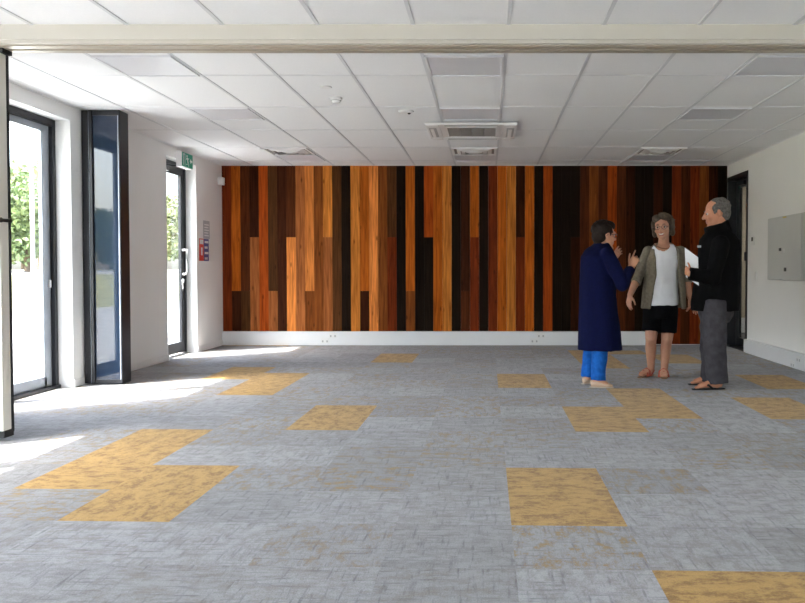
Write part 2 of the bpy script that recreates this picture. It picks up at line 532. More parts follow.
fr = MB()  # unseen front wall window, added to light the people from the front
for x in (FWA, (FWA + FWB) / 2 - .03, FWB - .06): fr.box(x, x + .06, YF - .19, YF - .12, 0, HEAD, .003)
fr.box(FWA, FWB, YF - .19, YF - .12, HEAD - .07, HEAD, .003); fr.box(FWA, FWB, YF - .19, YF - .12, 0, .1, .003)
wf = fr.build('window_%d' % num, M['black']); struct(wf, 'wide black framed window added behind the viewer for frontal light', 'window')
for x0, x1 in ((FWA + .05, (FWA + FWB) / 2 - .02), ((FWA + FWB) / 2 + .02, FWB - .05)):
    g = MB(); g.box(x0, x1, YF - .158, YF - .152, .09, HEAD - .06); g.build('pane', M['glass'], wf)

# exit door (left wall, far end)
a, b = OPEN[0][0], OPEN[0][1]
fr = MB()
fr.box(FX0, FX1, a, a + .05, 0, HEAD, .003); fr.box(FX0, FX1, b - .05, b, 0, HEAD, .003); fr.box(FX0, FX1, a, b, HEAD - .06, HEAD, .003)
d1 = fr.build('door_1', M['black']); struct(d1, 'black framed glass exit door in the left wall', 'door')
t = MB(); xa, xb = FX0 + .02, FX0 + .06
t.box(xa, xb, a + .05, a + .13, .02, HEAD - .06, .003); t.box(xa, xb, b - .15, b - .05, .02, HEAD - .06, .003)
t.box(xa, xb, a + .12, b - .13, HEAD - .16, HEAD - .06, .003); t.box(xa, xb, a + .12, b - .13, .02, .16, .003)
lf = t.build('door_leaf', M['black'], d1)
g = MB(); g.box((xa + xb) / 2 - .003, (xa + xb) / 2 + .003, a + .12, b - .14, .15, HEAD - .15); g.build('pane', M['glass'], lf)
h = MB(); hy = b - .12
h.tube([(xb, hy, 1.06), (xb + .06, hy, 1.06), (xb + .06, hy, 1.38), (xb, hy, 1.38)], .018, 10)
h.build('pull_handle', M['plastic'], lf, True)
h = MB(); h.cyl((xb, hy, .97), (xb + .02, hy, .97), .026); h.box(xb, xb + .012, hy - .02, hy + .02, .86, 1.0, .003); h.build('lock', M['silver'], lf)
h = MB(); h.box(xb, xb + .055, a + .10, a + .34, HEAD - .15, HEAD - .085, .005)
h.tube([(xb + .03, a + .30, HEAD - .08), (xb + .12, a + .50, HEAD - .07), (xb + .02, a + .66, HEAD - .05)], .011, 8)
h.build('door_closer', M['black'], d1)

# folded glazed leaf standing at right angles to the wall
lx0, lx1, ly0, ly1, lz0, lz1 = XL + .012, -3.535, 7.60, 7.775, .012, 2.652
r = empty('glass_door_leaf', (lx0, ly0, 0))
tag(r, 'black framed glazed door leaf folded out at right angle from left wall', 'door leaf')
o_ = (lx0, ly0, 0)
def rel(mb, name, mat, parent=r, org=o_, smooth=False):
    bmesh.ops.translate(mb.bm, verts=mb.bm.verts, vec=-Vector(org))
    return mb.build(name, mat, parent, smooth)
m = MB(); m.box(lx0, lx0 + .062, ly0, ly1, lz0, lz1, .004); rel(m, 'hinge_stile', M['black'])
m = MB(); m.box(lx0 + .072, lx0 + .105, ly0 - .012, ly1, lz0, lz1, .004); rel(m, 'inner_stile', M['black'])
m = MB(); m.box(lx0 + .062, lx0 + .073, ly0 + .004, ly1 - .02, lz0, lz1); rel(m, 'hinge_strip', M['greyalu'])
m = MB(); m.box(lx1 - .014, lx1, ly0 - .012, ly1, lz0, lz1, .004); rel(m, 'leading_stile', M['black'])
m = MB(); m.box(lx0 + .10, lx1 - .012, ly0 + .002, ly1 - .01, lz1 - .05, lz1, .003); rel(m, 'top_rail', M['black'])
m = MB(); m.box(lx0 + .10, lx1 - .012, ly0 + .002, ly1 - .01, lz0, lz0 + .04, .003); rel(m, 'bottom_rail', M['black'])
m = MB(); m.box(lx0 + .10, lx1 - .012, ly0 + .012, ly0 + .022, lz0 + .038, lz1 - .048); rel(m, 'pane', M['leafglass'])
m = MB(); m.box(lx1 - .022, lx1 - .0135, ly0 - .008, ly0 + .012, lz0 + .04, lz1 - .05); rel(m, 'glazing_bead', M['greyalu'])

# operable wall panel at the left edge of the picture
px1, py0, py1 = -3.13, 5.05, 5.165
r2 = empty('folding_wall_panel', (px1, (py0 + py1) / 2, 0)); o2 = (px1, (py0 + py1) / 2, 0)
tag(r2, 'cream folding wall panel with black edge seals under the ceiling beam', 'wall panel')
m = MB(); m.box(XL + .03, px1 - .02, py0, py1, .07, 2.52, .004); rel(m, 'panel_body', M['panel'], r2, o2)
m = MB(); m.box(px1 - .022, px1, py0 + .004, py1 - .022, .07, 2.52, .003); rel(m, 'edge_profile', M['panel'], r2, o2)
m = MB(); m.box(px1 - .022, px1 + .006, py1 - .018, py1, .05, 2.52, .003); rel(m, 'edge_seal', M['blackrub'], r2, o2)
m = MB(); m.box(XL + .04, px1 + .004, py0 + .012, py1 - .004, .024, .07, .003); rel(m, 'floor_seal', M['blackrub'], r2, o2)
m = MB(); m.box(XL + .04, px1 + .03, py0 + .01, py1, 2.51, 2.537, .003); rel(m, 'top_seal', M['blackrub'], r2, o2)
m = MB(); m.box(px1 - .25, px1 + .008, py0 - .012, py0 + .004, 1.425, 1.447, .003)
m.box(px1 - .002, px1 + .010, py0 - .012, py1 + .004, 1.425, 1.447, .003)
m.cyl((px1 - .004, py0 - .004, 1.436), (px1 + .016, py0 - .004, 1.436), .016)
rel(m, 'latch_bar', M['black'], r2, o2)

# ------------------------------------------------------------------ doorway on the right
fr = MB(); x0, x1 = XR - .012, XR + .165
fr.box(x0, x1, DY0, DY0 + .05, 0, DZ, .003); fr.box(x0, x1, DY1 - .05, DY1, 0, DZ, .003); fr.box(x0, x1, DY0, DY1, DZ - .06, DZ, .003)
d2 = fr.build('door_2', M['black']); struct(d2, 'black framed door in the right wall beside the timber wall', 'door')
m = MB(); m.box(XR - .03, XR + .17, DY0, DY1, 0, .012); m.build('threshold', M['black'], d2)
t = MB(); xa, xb = XR + .11, XR + .15
t.box(xa, xb, DY0 + .05, DY0 + .13, .015, DZ - .06, .003); t.box(xa, xb, DY1 - .20, DY1 - .05, .015, DZ - .06, .003)
t.box(xa, xb, DY0 + .12, DY1 - .19, DZ - .16, DZ - .06, .003); t.box(xa, xb, DY0 + .12, DY1 - .19, .015, .13, .003)
lf = t.build('door_leaf', M['black'], d2)
g = MB(); g.box(xa + .017, xa + .023, DY0 + .12, DY1 - .19, .12, DZ - .15); g.build('pane', M['glass'], lf)
h = MB(); h.box(xa - .045, xa, DY1 - .50, DY1 - .24, DZ - .145, DZ - .09, .004)
h.tube([(xa - .03, DY1 - .42, DZ - .085), (xa - .07, DY1 - .62, DZ - .075), (xa - .02, DY1 - .72, DZ - .065)], .009, 8)
h.build('door_closer', M['black'], d2)
h = MB(); h.tube([(xa, DY0 + .10, 1.10), (xa - .05, DY0 + .10, 1.10), (xa - .05, DY0 + .22, 1.10)], .011, 10); h.build('lever_handle', M['silver'], lf, True)
h = MB(); h.box(XR - .035, XR - .010, DY0 + .01, DY0 + .05, 1.24, 1.36, .004); h.build('strike_plate', M['black'], d2)
# corridor beyond
m = MB(); m.box(XR + .2, 7.0, 14.0, 14.2, -.02, CH); struct(m.build('wall_corridor', M['beige']), 'beige corridor wall seen through the right door', 'wall')
m = MB(); m.box(XR + .2, 7.0, 13.94, 14.0, 0, .26, .005); struct(m.build('baseboard_corridor', M['trunk']), 'white trunking in the corridor', 'baseboard')
m = MB(); m.box(7.0, 7.2, 9.0, 14.2, -.02, CH); m.box(XR + .18, 7.2, 8.8, 9.0, -.02, CH); m.box(XR + .0, XR + .2, 11.86, 14.2, -.02, CH)
struct(m.build('wall_corridor_side', M['wall']), 'white corridor side walls', 'wall')
m = MB(); m.box(XR + .17, 7.2, 8.8, 14.2, -.06, -.002); struct(m.build('floor_corridor', simple('grey_corridor_carpet', (.16, .16, .17), .9, var=.2, scale=40)), 'grey corridor floor', 'floor')
m = MB(); m.box(XR + .17, 7.2, 8.8, 14.2, CH + .001, CH + .1); struct(m.build('ceiling_corridor', M['tile']), 'corridor ceiling', 'ceiling')
lt = empty('corridor_fill_light', (4.9, 12.6, CH))  # unseen lamp, added to brighten the corridor wall behind the door glass
tag(lt, 'unseen square ceiling light added to brighten the corridor beyond the right door', 'ceiling light')
m = MB(); m.box(-.3, .3, -.3, .3, -.03, 0, .004); m.build('frame', M['lightframe'], lt)
m = MB(); m.box(-.27, .27, -.27, .27, -.036, -.028); m.build('diffuser', emit_mat('lit_diffuser', (1, .93, .82), 14.0), lt)

# ------------------------------------------------------------------ ceiling fittings
def light_panel():
    r = empty('ceiling_light', (0, 0, 0))
    m = MB(); w = .288
    m.box(-w, w, -w, -w + .02, -.012, .002, .002); m.box(-w, w, w - .02, w, -.012, .002, .002)
    m.box(-w, -w + .02, -w, w, -.012, .002, .002); m.box(w - .02, w, -w, w, -.012, .002, .002)
    m.build('frame', M['lightframe'], r)
    m = MB(); m.box(-w + .015, w - .015, -w + .015, w - .015, -.006, .001); m.build('diffuser', M['diffuser'], r)
    return r
colx = {'left': GX0 - 4.5 * GP, 'middle': GX0 - .5 * GP, 'right': GX0 + 3.5 * GP}
rows = [(5.98, 'nearest the ceiling beam'), (7.80, 'in the middle of its row'), (10.84, 'nearest the timber wall')]
colx['left'] = GX0 - 4.5 * GP
lab = {
    ('left', 0): 'left light panel next to the ceiling beam', ('left', 1): 'left light panel halfway between beam and timber wall',
    ('left', 2): 'light panel behind the left air diffuser by the timber wall',
    ('middle', 0): 'middle light panel next to the ceiling beam', ('middle', 1): 'light panel directly in front of the air conditioning cassette',
    ('middle', 2): 'light panel behind the cassette by the timber wall',
    ('right', 0): 'right light panel next to the ceiling beam', ('right', 1): 'right light panel halfway between beam and timber wall',
    ('right', 2): 'light panel behind the right air diffuser by the timber wall'}
p0 = None
for cname, x in colx.items():
    for i, (y, _) in enumerate(rows):
        if p0 is None: p0 = light_panel(); o = p0; o.location = (x, y, CH - .002)
        else: o = copy_tree(p0, (x, y, CH - .002))
        tag(o, 'square switched off grey ' + lab[(cname, i)], 'ceiling light', 'square ceiling light panels')

def air_diffuser():
    r = empty('air_diffuser', (0, 0, 0))
    w = .288
    m = MB()
    m.box(-w, w, -w, -w + .03, -.016, .002, .002); m.box(-w, w, w - .03, w, -.016, .002, .002)
    m.box(-w, -w + .03, -w, w, -.016, .002, .002); m.box(w - .03, w, -w, w, -.016, .002, .002)
    m.build('frame', M['plastic'], r)
    m = MB(); m.box(-w + .02, w - .02, -w + .02, w - .02, -.003, .001); m.build('duct_opening', M['grille'], r)
    m = MB()
    for k, s in enumerate((.225, .165, .105)):
        for (ax, sg) in ((0, 1), (0, -1), (1, 1), (1, -1)):
            # sloping blade of a four way diffuser
            a = [(-s, s), (s, s), (s - .05, s - .05), (-s + .05, s - .05)]
            z = (-.004, -.004, -.028, -.028)
            vs = []
            for (u, v), zz in zip(a, z):
                v *= sg
                vs.append(m.bm.verts.new((u, v, zz) if ax else (v, u, zz)))
            m.bm.faces.new(vs)
    bl = m.build('blades', M['plastic'], r)
    so = bl.modifiers.new('thick', 'SOLIDIFY'); so.thickness = .003
    m = MB(); m.box(-.05, .05, -.05, .05, -.028, -.02, .003); m.build('centre_plate', M['plastic'], r)
    return r
d0 = air_diffuser(); d0.location = (colx['left'], 10.22, CH - .002)
tag(d0, 'square white four way air diffuser at the left in the ceiling', 'air diffuser', 'ceiling air diffusers')
o = copy_tree(d0, (colx['right'], 10.22, CH - .002)); o['label'] = 'square white four way air diffuser at the right in the ceiling'
o = copy_tree(d0, (colx['middle'], 10.22, CH - .002)); o['label'] = 'square white four way air diffuser just behind the air conditioning cassette'

# air conditioning cassette
ac = empty('air_conditioner', (colx['middle'], 8.66, CH - .004))
tag(ac, 'white ceiling cassette air conditioner with dark central grille', 'air conditioner')
m = MB(); W = .482
m.box(-W, W, -W, -.33, -.035, -.012, .009); m.box(-W, W, .33, W, -.035, -.012, .009); m.box(-W, -.33, -.34, .34, -.035, -.012, .009); m.box(.33, W, -.34, .34, -.035, -.012, .009)
m.box(-.40, .40, -.40, -.33, -.014, 0); m.box(-.40, .40, .33, .40, -.014, 0); m.box(-.40, -.33, -.34, .34, -.014, 0); m.box(.33, .40, -.34, .34, -.014, 0)
m.build('panel', M['plastic'], ac)
m = MB(); m.box(-.335, .335, -.335, -.25, -.030, -.004, .003); m.box(-.335, .335, .29, .335, -.030, -.004, .003)
m.box(-.335, -.26, -.26, .30, -.030, -.004, .003); m.box(.26, .335, -.26, .30, -.030, -.004, .003)
m.build('grille_frame', M['plastic'], ac)
m = MB(); m.box(-.265, .265, -.255, .295, -.018, -.010)
gr = m.build('intake', M['darkgrille'], ac)
m = MB()
for k in range(16): m.box(-.262, .262, -.245 + k * .034, -.235 + k * .034, -.028, -.018)
for k in range(5): m.box(-.262 + k * .129, -.254 + k * .129, -.25, .29, -.028, -.018)
m.build('intake_louvres', M['grille'], gr)
for nm, bx in (('near', (-.27, .27, -.445, -.385)), ('far', (-.27, .27, .385, .445)), ('l', (-.445, -.385, -.27, .27)), ('r', (.385, .445, -.27, .27))):
    m = MB(); x0, x1, y0, y1 = bx; m.box(x0 - .01, x1 + .01, y0 - .006, y1 + .006, -.0365, -.034); sl = m.build('air_outlet', M['greyplastic'], ac)
    m = MB()
    if nm in ('near', 'far'): m.box(x0, x1, y0 + .008, y1 - .014, -.052, -.046, .002)
    else: m.box(x0 + .008, x1 - .014, y0, y1, -.052, -.046, .002)
    m.build('vane', M['plastic'], sl)
for sx in (-1, 1):
    for sy in (-1, 1):
        m = MB(); m.box(sx * .405 - .065, sx * .405 + .065, sy * .405 - .065, sy * .405 + .065, -.043, -.034, .006); m.build('corner_cover', M['plastic'], ac)

def at(px, py, z=None, Y=None, X=None):
    """a point of the place that shows at pixel (px, py), on a given height, depth or side plane"""
    d = Vector(((px - 487) / 785, 1, -(py - 290.5) / 785))
    c, s = math.cos(PITCH), math.sin(PITCH)
    d = Vector((d.x, d.y * c + d.z * s, -d.y * s + d.z * c))
    if z is not None: t = (z - CAM_Z) / d.z
    elif Y is not None: t = Y / d.y
    else: t = X / d.x
    return Vector((d.x * t, d.y * t, CAM_Z + d.z * t))

p = at(336, 101, z=CH - .03)
sd = empty('smoke_detector', (p.x, p.y, CH))
tag(sd, 'white domed smoke detector on the ceiling', 'smoke detector')
m = MB(); m.loft([(0, 0, 0, .058, .058), (0, 0, -.018, .056, .056), (0, 0, -.022, .046, .046)], 24); m.build('base', M['plastic'], sd, False)
m = MB(); m.loft([(0, 0, -.020, .044, .044), (0, 0, -.034, .042, .042), (0, 0, -.048, .030, .030), (0, 0, -.052, .012, .012)], 24); m.build('dome', M['plastic'], sd)
m = MB(); m.loft([(0, 0, -.026, .0445, .0445), (0, 0, -.030, .0445, .0445)], 24); m.build('vent_ring', M['greyplastic'], sd)
p = at(326, 87, z=CH)
m = MB(); m.loft([(0, 0, 0, .05, .05), (0, 0, -.006, .048, .048), (0, 0, -.008, .03, .03)], 24)
o = m.build('blank_plate', M['plastic']); o.location = (p.x, p.y, CH)
tag(o, 'flat round white cover plate just in front of the smoke detector', 'cover plate')
p = at(406, 111, z=CH)
sp = empty('motion_sensor', (p.x, p.y, CH)); tag(sp, 'flush white ceiling sensor with a small dark lens', 'sensor')
m = MB(); m.loft([(0, 0, 0, .078, .078), (0, 0, -.012, .072, .072), (0, 0, -.020, .045, .045)], 24); m.build('base', M['plastic'], sp)
m = MB(); m.ell((.03, 0, -.020), (.016, .016, .014), sub=2); m.build('lens', M['darkgrille'], sp)

# ------------------------------------------------------------------ left wall fittings
ex = empty('exit_sign', (XL, 10.12, 2.52)); tag(ex, 'green and white running figure exit sign above the glass door', 'exit sign')
m = MB(); m.box(0, .07, -.185, .185, -.10, .10, .005); m.build('housing', M['plastic'], ex)
m = MB(); m.box(.068, .076, -.175, .175, -.0875, .0875, .002); fc = m.build('sign_face', M['green'], ex)
m = MB()
X0, X1 = .0755, .078
def blk(pts): m.prism(pts, 'x', X0, X1)
blk([(-.02 + .016 * math.cos(2 * PI * k / 12), .052 + .016 * math.sin(2 * PI * k / 12)) for k in range(12)])
blk([(-.03, .034), (-.004, .030), (.018, -.012), (-.006, -.018)])                          # torso
blk([(-.03, .034), (-.055, .006), (-.046, .0), (-.020, .022)])                            # arm
blk([(-.004, .030), (.030, .012), (.046, .028), (.040, .034), (.026, .024), (-.006, .036)])
blk([(-.006, -.018), (.018, -.012), (-.012, -.046), (-.046, -.050), (-.046, -.060), (-.006, -.058)])  # legs
blk([(.010, -.014), (.018, -.012), (.040, -.042), (.036, -.075), (.024, -.075), (.026, -.044)])
blk([(-.145, -.075), (-.145, .072), (-.085, .072), (-.085, -.075), (-.095, -.075), (-.095, .062), (-.135, .062), (-.135, -.075)])
blk([(.075, .0), (.11, .036), (.11, .014), (.155, .014), (.155, -.014), (.11, -.014), (.11, -.036)])
m.build('pictogram', M['white'], fc)

def flat_sign(name, y0, y1, z0, z1, mat, label):
    r = empty(name, (XL, (y0 + y1) / 2, (z0 + z1) / 2)); tag(r, label, 'sign', 'small safety signs by the exit door')
    m = MB(); w, h = (y1 - y0) / 2, (z1 - z0) / 2
    m.box(0, .004, -w, w, -h, h); m.build('board', mat, r)
    return r, w, h
s1, w, h = flat_sign('evacuation_notice', 10.86, 11.10, 1.55, 1.80, M['greysign'], 'grey notice above the red and blue safety signs')
m = MB()
for k in range(5): m.box(.004, .0055, -w * .75, w * (.75 - .2 * (k % 2)), h * (.55 - .3 * k) - .008, h * (.55 - .3 * k) + .008)
m.build('printed_lines', M['white'], s1)
s2, w, h = flat_sign('fire_sign', 10.70, 10.865, 1.24, 1.545, M['red'], 'narrow red and white fire sign left of the blue sign')
m = MB(); m.box(.004, .0055, -w * .8, w * .8, h * .50, h * .92); m.box(.004, .0055, -w * .3, w * .4, -h * .5, h * .2); m.build('white_panel', M['white'], s2)
s3, w, h = flat_sign('safety_sign', 10.88, 11.06, 1.24, 1.545, M['blue'], 'blue and white safety sign right of the red sign')
m = MB()
for k in range(4): m.box(.004, .0055, -w * .8, w * (.8 - .35 * (k % 2)), h * (.75 - .5 * k) - .02, h * (.75 - .5 * k) + .012)
m.build('white_panel', M['white'], s3)
pr = empty('alarm_sensor', (XL, 11.5, 2.41)); tag(pr, 'small white alarm sensor in the corner left of the timber wall', 'sensor')
m = MB(); m.box(0, .075, -.04, .05, -.055, .055, .010); m.build('body', M['plastic'], pr)
m = MB(); m.box(.02, .07, -.046, -.038, -.04, .02, .004); m.build('lens', M['white'], pr)

# ------------------------------------------------------------------ sockets
def socket(loc, rz, label, group):
    r = empty('power_outlet', loc, rz); tag(r, label, 'power outlet', group)
    m = MB(); m.box(-.06, .06, -.008, 0, -.036, .036, .003); m.build('plate', M['plastic'], r)
    for sx in (-.032, .032):
        m = MB(); m.box(sx - .011, sx + .011, -.0098, -.007, -.026, .002, .001); f = m.build('socket_face', M['greyplastic'], r)
        m = MB(); m.box(sx - .006, sx + .006, -.011, -.007, .012, .028, .002); m.build('rocker_switch', M['plastic'], r)
yb = YB - .074
for (px, py, s) in ((333, 334.5, 'upper power outlet of the left pair on the back trunking'), (325, 340.5, 'lower power outlet of the left pair on the back trunking'),
                    (541, 334.5, 'upper power outlet of the right pair on the back trunking'), (534.5, 340.5, 'lower power outlet of the right pair on the back trunking')):
    q = at(px, py, Y=yb); socket((q.x, yb, min(max(q.z, .045), .150)), 0, 'white double ' + s, 'outlets on the trunking')
xr = XR - .070
for (px, py, s) in ((799, 359, 'outlet of the right wall trunking, higher and nearer one'), (793, 364.5, 'outlet of the right wall trunking, lower and farther one')):
    q = at(px, py, X=xr); socket((xr, q.y, min(max(q.z, .045), .145)), -PI / 2, 'white double power ' + s, 'outlets on the trunking')

# ------------------------------------------------------------------ right wall fittings
q = at(753.5, 241, X=XR)
th = empty('wall_controller', (XR, q.y, q.z)); tag(th, 'small grey wall controller right of the right door', 'controller')
m = MB(); m.box(-.018, 0, -.045, .045, -.06, .06, .004); m.build('case', M['plastic'], th)
m = MB(); m.box(-.0195, -.017, -.033, .033, -.002, .05, .001); m.build('screen', M['darkgrille'], th)
q = at(756, 276, X=XR)
ls = empty('light_switch', (XR, q.y, q.z)); tag(ls, 'white light switch plate below the wall controller', 'light switch')
m = MB(); m.box(-.008, 0, -.037, .037, -.058, .058, .002); m.build('plate', M['plastic'], ls)
m = MB(); m.box(-.012, -.007, -.010, .010, 0, .026, .002); m.box(-.012, -.007, -.010, .010, -.032, -.008, .002); m.build('rocker', M['plastic'], ls)
# distribution board
ED = .10
fx = XR - ED
qa = at(768, 218, X=fx); qb = at(801.6, 213, X=fx)
yfar, ynear = qa.y, qb.y
zt = (qa.z + qb.z) / 2; zb = at(768, 280, X=fx).z
eb = empty('electrical_cabinet', (XR - .003, (yfar + ynear) / 2, zb)); tag(eb, 'grey steel electrical cabinet hung on the right wall', 'cabinet')
cy = (yfar + ynear) / 2; hh = zt - zb; hw = (yfar - ynear) / 2
y2 = -hw - .03 - 2 * hw
m = MB(); m.box(-ED + .018, 0, y2, hw, 0, hh, .004); m.build('body', M['box'], eb)
m = MB(); m.box(-ED, -ED + .018, -hw, hw - .004, .006, hh - .006, .004); dr = m.build('door', M['box'], eb)
def rivet(mb, px, py, dy, dz):
    q = at(px, py, X=fx); mb.box(-ED - .006, -ED, q.y - cy - dy, q.y - cy + dy, q.z - zb - dz, q.z - zb + dz, .002)
m = MB(); rivet(m, 780.5, 249.5, .035, .018); m.build('lock', M['black'], dr)
m = MB(); rivet(m, 784.5, 250.5, .02, .022); m.build('latch', M['silver'], dr)
m = MB(); rivet(m, 785.5, 269.5, .032, .022); m.build('keyhole', M['black'], dr)
m = MB(); rivet(m, 785, 217.2, .05, .008); m.build('sticker', M['yellow'], dr)
m = MB(); rivet(m, 781, 279.2, .035, .006); m.build('nameplate', M['greyplastic'], dr)
m = MB(); m.box(-ED, -ED + .018, y2 + .004, -hw - .03, .006, hh - .006, .004); dr2 = m.build('door', M['box'], eb)

# ------------------------------------------------------------------ outdoors
def ground():
    bm = bmesh.new()
    xs = [40, 20, 3.7, -4.14, -6, -9, -12, -13, -16, -20, -24, -27, -30, -40, -60, -90]
    ys = [-90, -60, -40, -20, -10, -4.2, 0, 10, 20, 30, 40, 50, 70, 100, 130]
    def h(x):
        return -.06 if x > -13 else min(-.06 + (-13 - x) * .082, 1.15)
    grid = [[bm.verts.new((x, y, h(x))) for y in ys] for x in xs]
    for i in range(len(xs) - 1):
        for j in range(len(ys) - 1):
            if xs[i] > -4 and ys[j + 1] > -4: continue
            f = bm.faces.new((grid[i][j], grid[i][j + 1], grid[i + 1][j + 1], grid[i + 1][j]))
            f.material_index = 0 if xs[i + 1] >= -12.1 or xs[i] == -24 else 1
    bmesh.ops.recalc_face_normals(bm, faces=bm.faces)
    me = bpy.data.meshes.new('ground'); bm.to_mesh(me); bm.free()
    me.materials.append(M['paving']); me.materials.append(M['lawn'])
    o = bpy.data.objects.new('ground', me); C.objects.link(o)
    struct(o, 'pale paving and dry lawn outside the windows', 'ground')
ground()
def tree(x, y, z, h, r, mat, seed, label):
    rnd = random.Random(seed)
    root = empty('tree', (x, y, z)); tag(root, label, 'tree', 'trees beyond the lawn')
    m = MB()
    m.tube([(0, 0, -.1), (.05, .03, h * .3), (0, .1, h * .7)], [h * .035, h * .026, h * .01], 8)
    for k in range(5):
        a = k * 2.4; m.tube([(.03, .03, h * (.3 + .07 * k)), (math.cos(a) * r * .6, math.sin(a) * r * .6, h * (.5 + .08 * k))], [h * .012, h * .005], 6)
    m.build('trunk', M['bark'], root)
    bm = bmesh.new()
    cl = [(Vector((rnd.gauss(0, .38) * r, rnd.gauss(0, .38) * r, h * rnd.uniform(.22, .84))), rnd.uniform(.28, .5) * r) for _ in range(36)]
    for c, cr in cl:
        for _ in range(110):
            d = Vector((rnd.gauss(0, 1), rnd.gauss(0, 1), rnd.gauss(0, 1))).normalized() * cr * rnd.uniform(.55, 1)
            pnt = c + d
            if pnt.z > h or pnt.z < .1: continue
            s = rnd.uniform(.14, .28)
            R = Euler((rnd.uniform(0, 6), rnd.uniform(0, 6), rnd.uniform(0, 6))).to_matrix()
            vs = [bm.verts.new(pnt + R @ Vector(q)) for q in ((0, -s, 0), (s * .5, 0, s * .15), (0, s, 0), (-s * .5, 0, s * .15))]
            bm.faces.new(vs)
    me = bpy.data.meshes.new('crown'); bm.to_mesh(me); bm.free(); me.materials.append(mat)
    o = bpy.data.objects.new('crown', me); C.objects.link(o); o.parent = root
TR = [(-26, 44.5, 6.3, 2.9, 'leaf', 'nearest tree seen through the left window'), (-30, 51, 7.2, 3.0, 'leafb', 'pale tree standing behind the nearest one in the left window'),
      (-33.2, 58.5, 8.0, 3.2, 'leaf', 'farthest tree seen through the left window'),
      (-26.5, 63, 6.4, 3.0, 'leafb', 'pale tree seen through the glass exit door'), (-31, 74, 7.6, 3.2, 'leaf', 'darker tree seen through the glass exit door'),
      (-31, -40, 4.6, 2.8, 'leaf', 'tree mirrored in the glass of the folded door leaf'), (-30, -49, 5.2, 3.0, 'leaf', 'second tree mirrored in the folded door leaf'),
      (-35, -58, 5.6, 3.0, 'leaf', 'rear tree mirrored in the folded door leaf')]
for i, (x, y, h, r, mt, lb) in enumerate(TR):
    tree(x, y, min(-.06 + (-13 - x) * .082, 1.15) - .03, h, r, M[mt], 100 + i, lb)
p = at(33, 268, Y=14.0)
m = MB(); m.tube([(0, 0, 0), (0, 0, 2.98)], [.035, .03], 12); m.box(-.08, .08, -.08, .08, 0, .02); 
o = m.build('post', M['white']); o.location = (p.x, 14.0, -.06)
tag(o, 'thin white post standing outside the left window before the trees', 'post')

# ------------------------------------------------------------------ light
sun = bpy.data.lights.new('sun', 'SUN'); so = bpy.data.objects.new('sun', sun); C.objects.link(so)
sd_ = Vector((1.44, 1.0, -2.42)).normalized()
so.rotation_euler = sd_.to_track_quat('-Z', 'Y').to_euler()
so.location = (-10, -6, 20)
sun.energy = 14; sun.angle = math.radians(.5); sun.color = (1, .97, .92)
w = bpy.data.worlds.new('world'); sc.world = w; w.use_nodes = True
nt = w.node_tree
bg = nt.nodes['Background']
sky = nt.nodes.new('ShaderNodeTexSky'); sky.sky_type = 'NISHITA'; sky.sun_disc = False
sky.sun_elevation = math.asin(-sd_.z); sky.sun_rotation = math.atan2(-sd_.x, -sd_.y)
sky.air_density = 1.0; sky.dust_density = 4.0; sky.ozone_density = 1.0
hsv = nt.nodes.new('ShaderNodeHueSaturation'); hsv.inputs['Saturation'].default_value = .65
L(nt, sky.outputs[0], hsv.inputs['Color']); L(nt, hsv.outputs[0], bg.inputs['Color'])
bg.inputs['Strength'].default_value = 1.2
for i, (a, b, t) in enumerate(OPEN):
    l = bpy.data.lights.new('sky_portal', 'AREA'); l.shape = 'RECTANGLE'; l.size = b - a; l.size_y = HEAD; l.cycles.is_portal = True
    o = bpy.data.objects.new('sky_portal', l); C.objects.link(o)
    o.location = (XO - .02, (a + b) / 2, HEAD / 2); o.rotation_euler = (PI / 2, 0, -PI / 2)

l = bpy.data.lights.new('sky_portal', 'AREA'); l.shape = 'RECTANGLE'; l.size = FWB - FWA; l.size_y = HEAD; l.cycles.is_portal = True
o = bpy.data.objects.new('sky_portal', l); C.objects.link(o)
o.location = ((FWA + FWB) / 2, YF - .22, HEAD / 2); o.rotation_euler = (PI / 2, 0, 0)
sc.view_settings.view_transform = 'Standard'
sc.view_settings.look = 'None'
sc.view_settings.gamma = 1
sc.view_settings.use_curve_mapping = False
sc.view_settings.exposure = 0.97
sc.cycles.max_bounces = 10
sc.cycles.diffuse_bounces = 8
sc.cycles.transparent_max_bounces = 12
sc.cycles.caustics_reflective = False
sc.cycles.caustics_refractive = False
sc.cycles.use_denoising = True

#PEOPLE
# ------------------------------------------------------------------ people
def skin_mat(name, col):
    m, nt, p = new_mat(name)
    n = nt.nodes.new('ShaderNodeTexNoise'); n.inputs['Scale'].default_value = 14; n.inputs['Detail'].default_value = 4
    tc = nt.nodes.new('ShaderNodeTexCoord'); L(nt, tc.outputs['Object'], n.inputs['Vector'])
    r = nt.nodes.new('ShaderNodeValToRGB'); c = Vector(col)
    r.color_ramp.elements[0].position = .3; r.color_ramp.elements[1].position = .7
    r.color_ramp.elements[0].color = (c.x * .95, c.y * .86, c.z * .84, 1); r.color_ramp.elements[1].color = (c.x * 1.05, c.y * 1.08, c.z * 1.08, 1)
    L(nt, n.outputs['Fac'], r.inputs[0]); L(nt, r.outputs[0], p.inputs['Base Color'])
    p.inputs['Roughness'].default_value = .5; p.inputs['Specular IOR Level'].default_value = .4
    p.inputs['Subsurface Weight'].default_value = .08; p.inputs['Subsurface Radius'].default_value = (.01, .004, .002)
    p.inputs['Subsurface Scale'].default_value = 1.0
    return m
lipm = simple('lip', (.42, .13, .11), .4)
eyem = simple('eye_white', (.42, .38, .36), .3); irism = simple('iris', (.05, .035, .03), .15)
teethm = simple('teeth', (.8, .78, .72), .3)

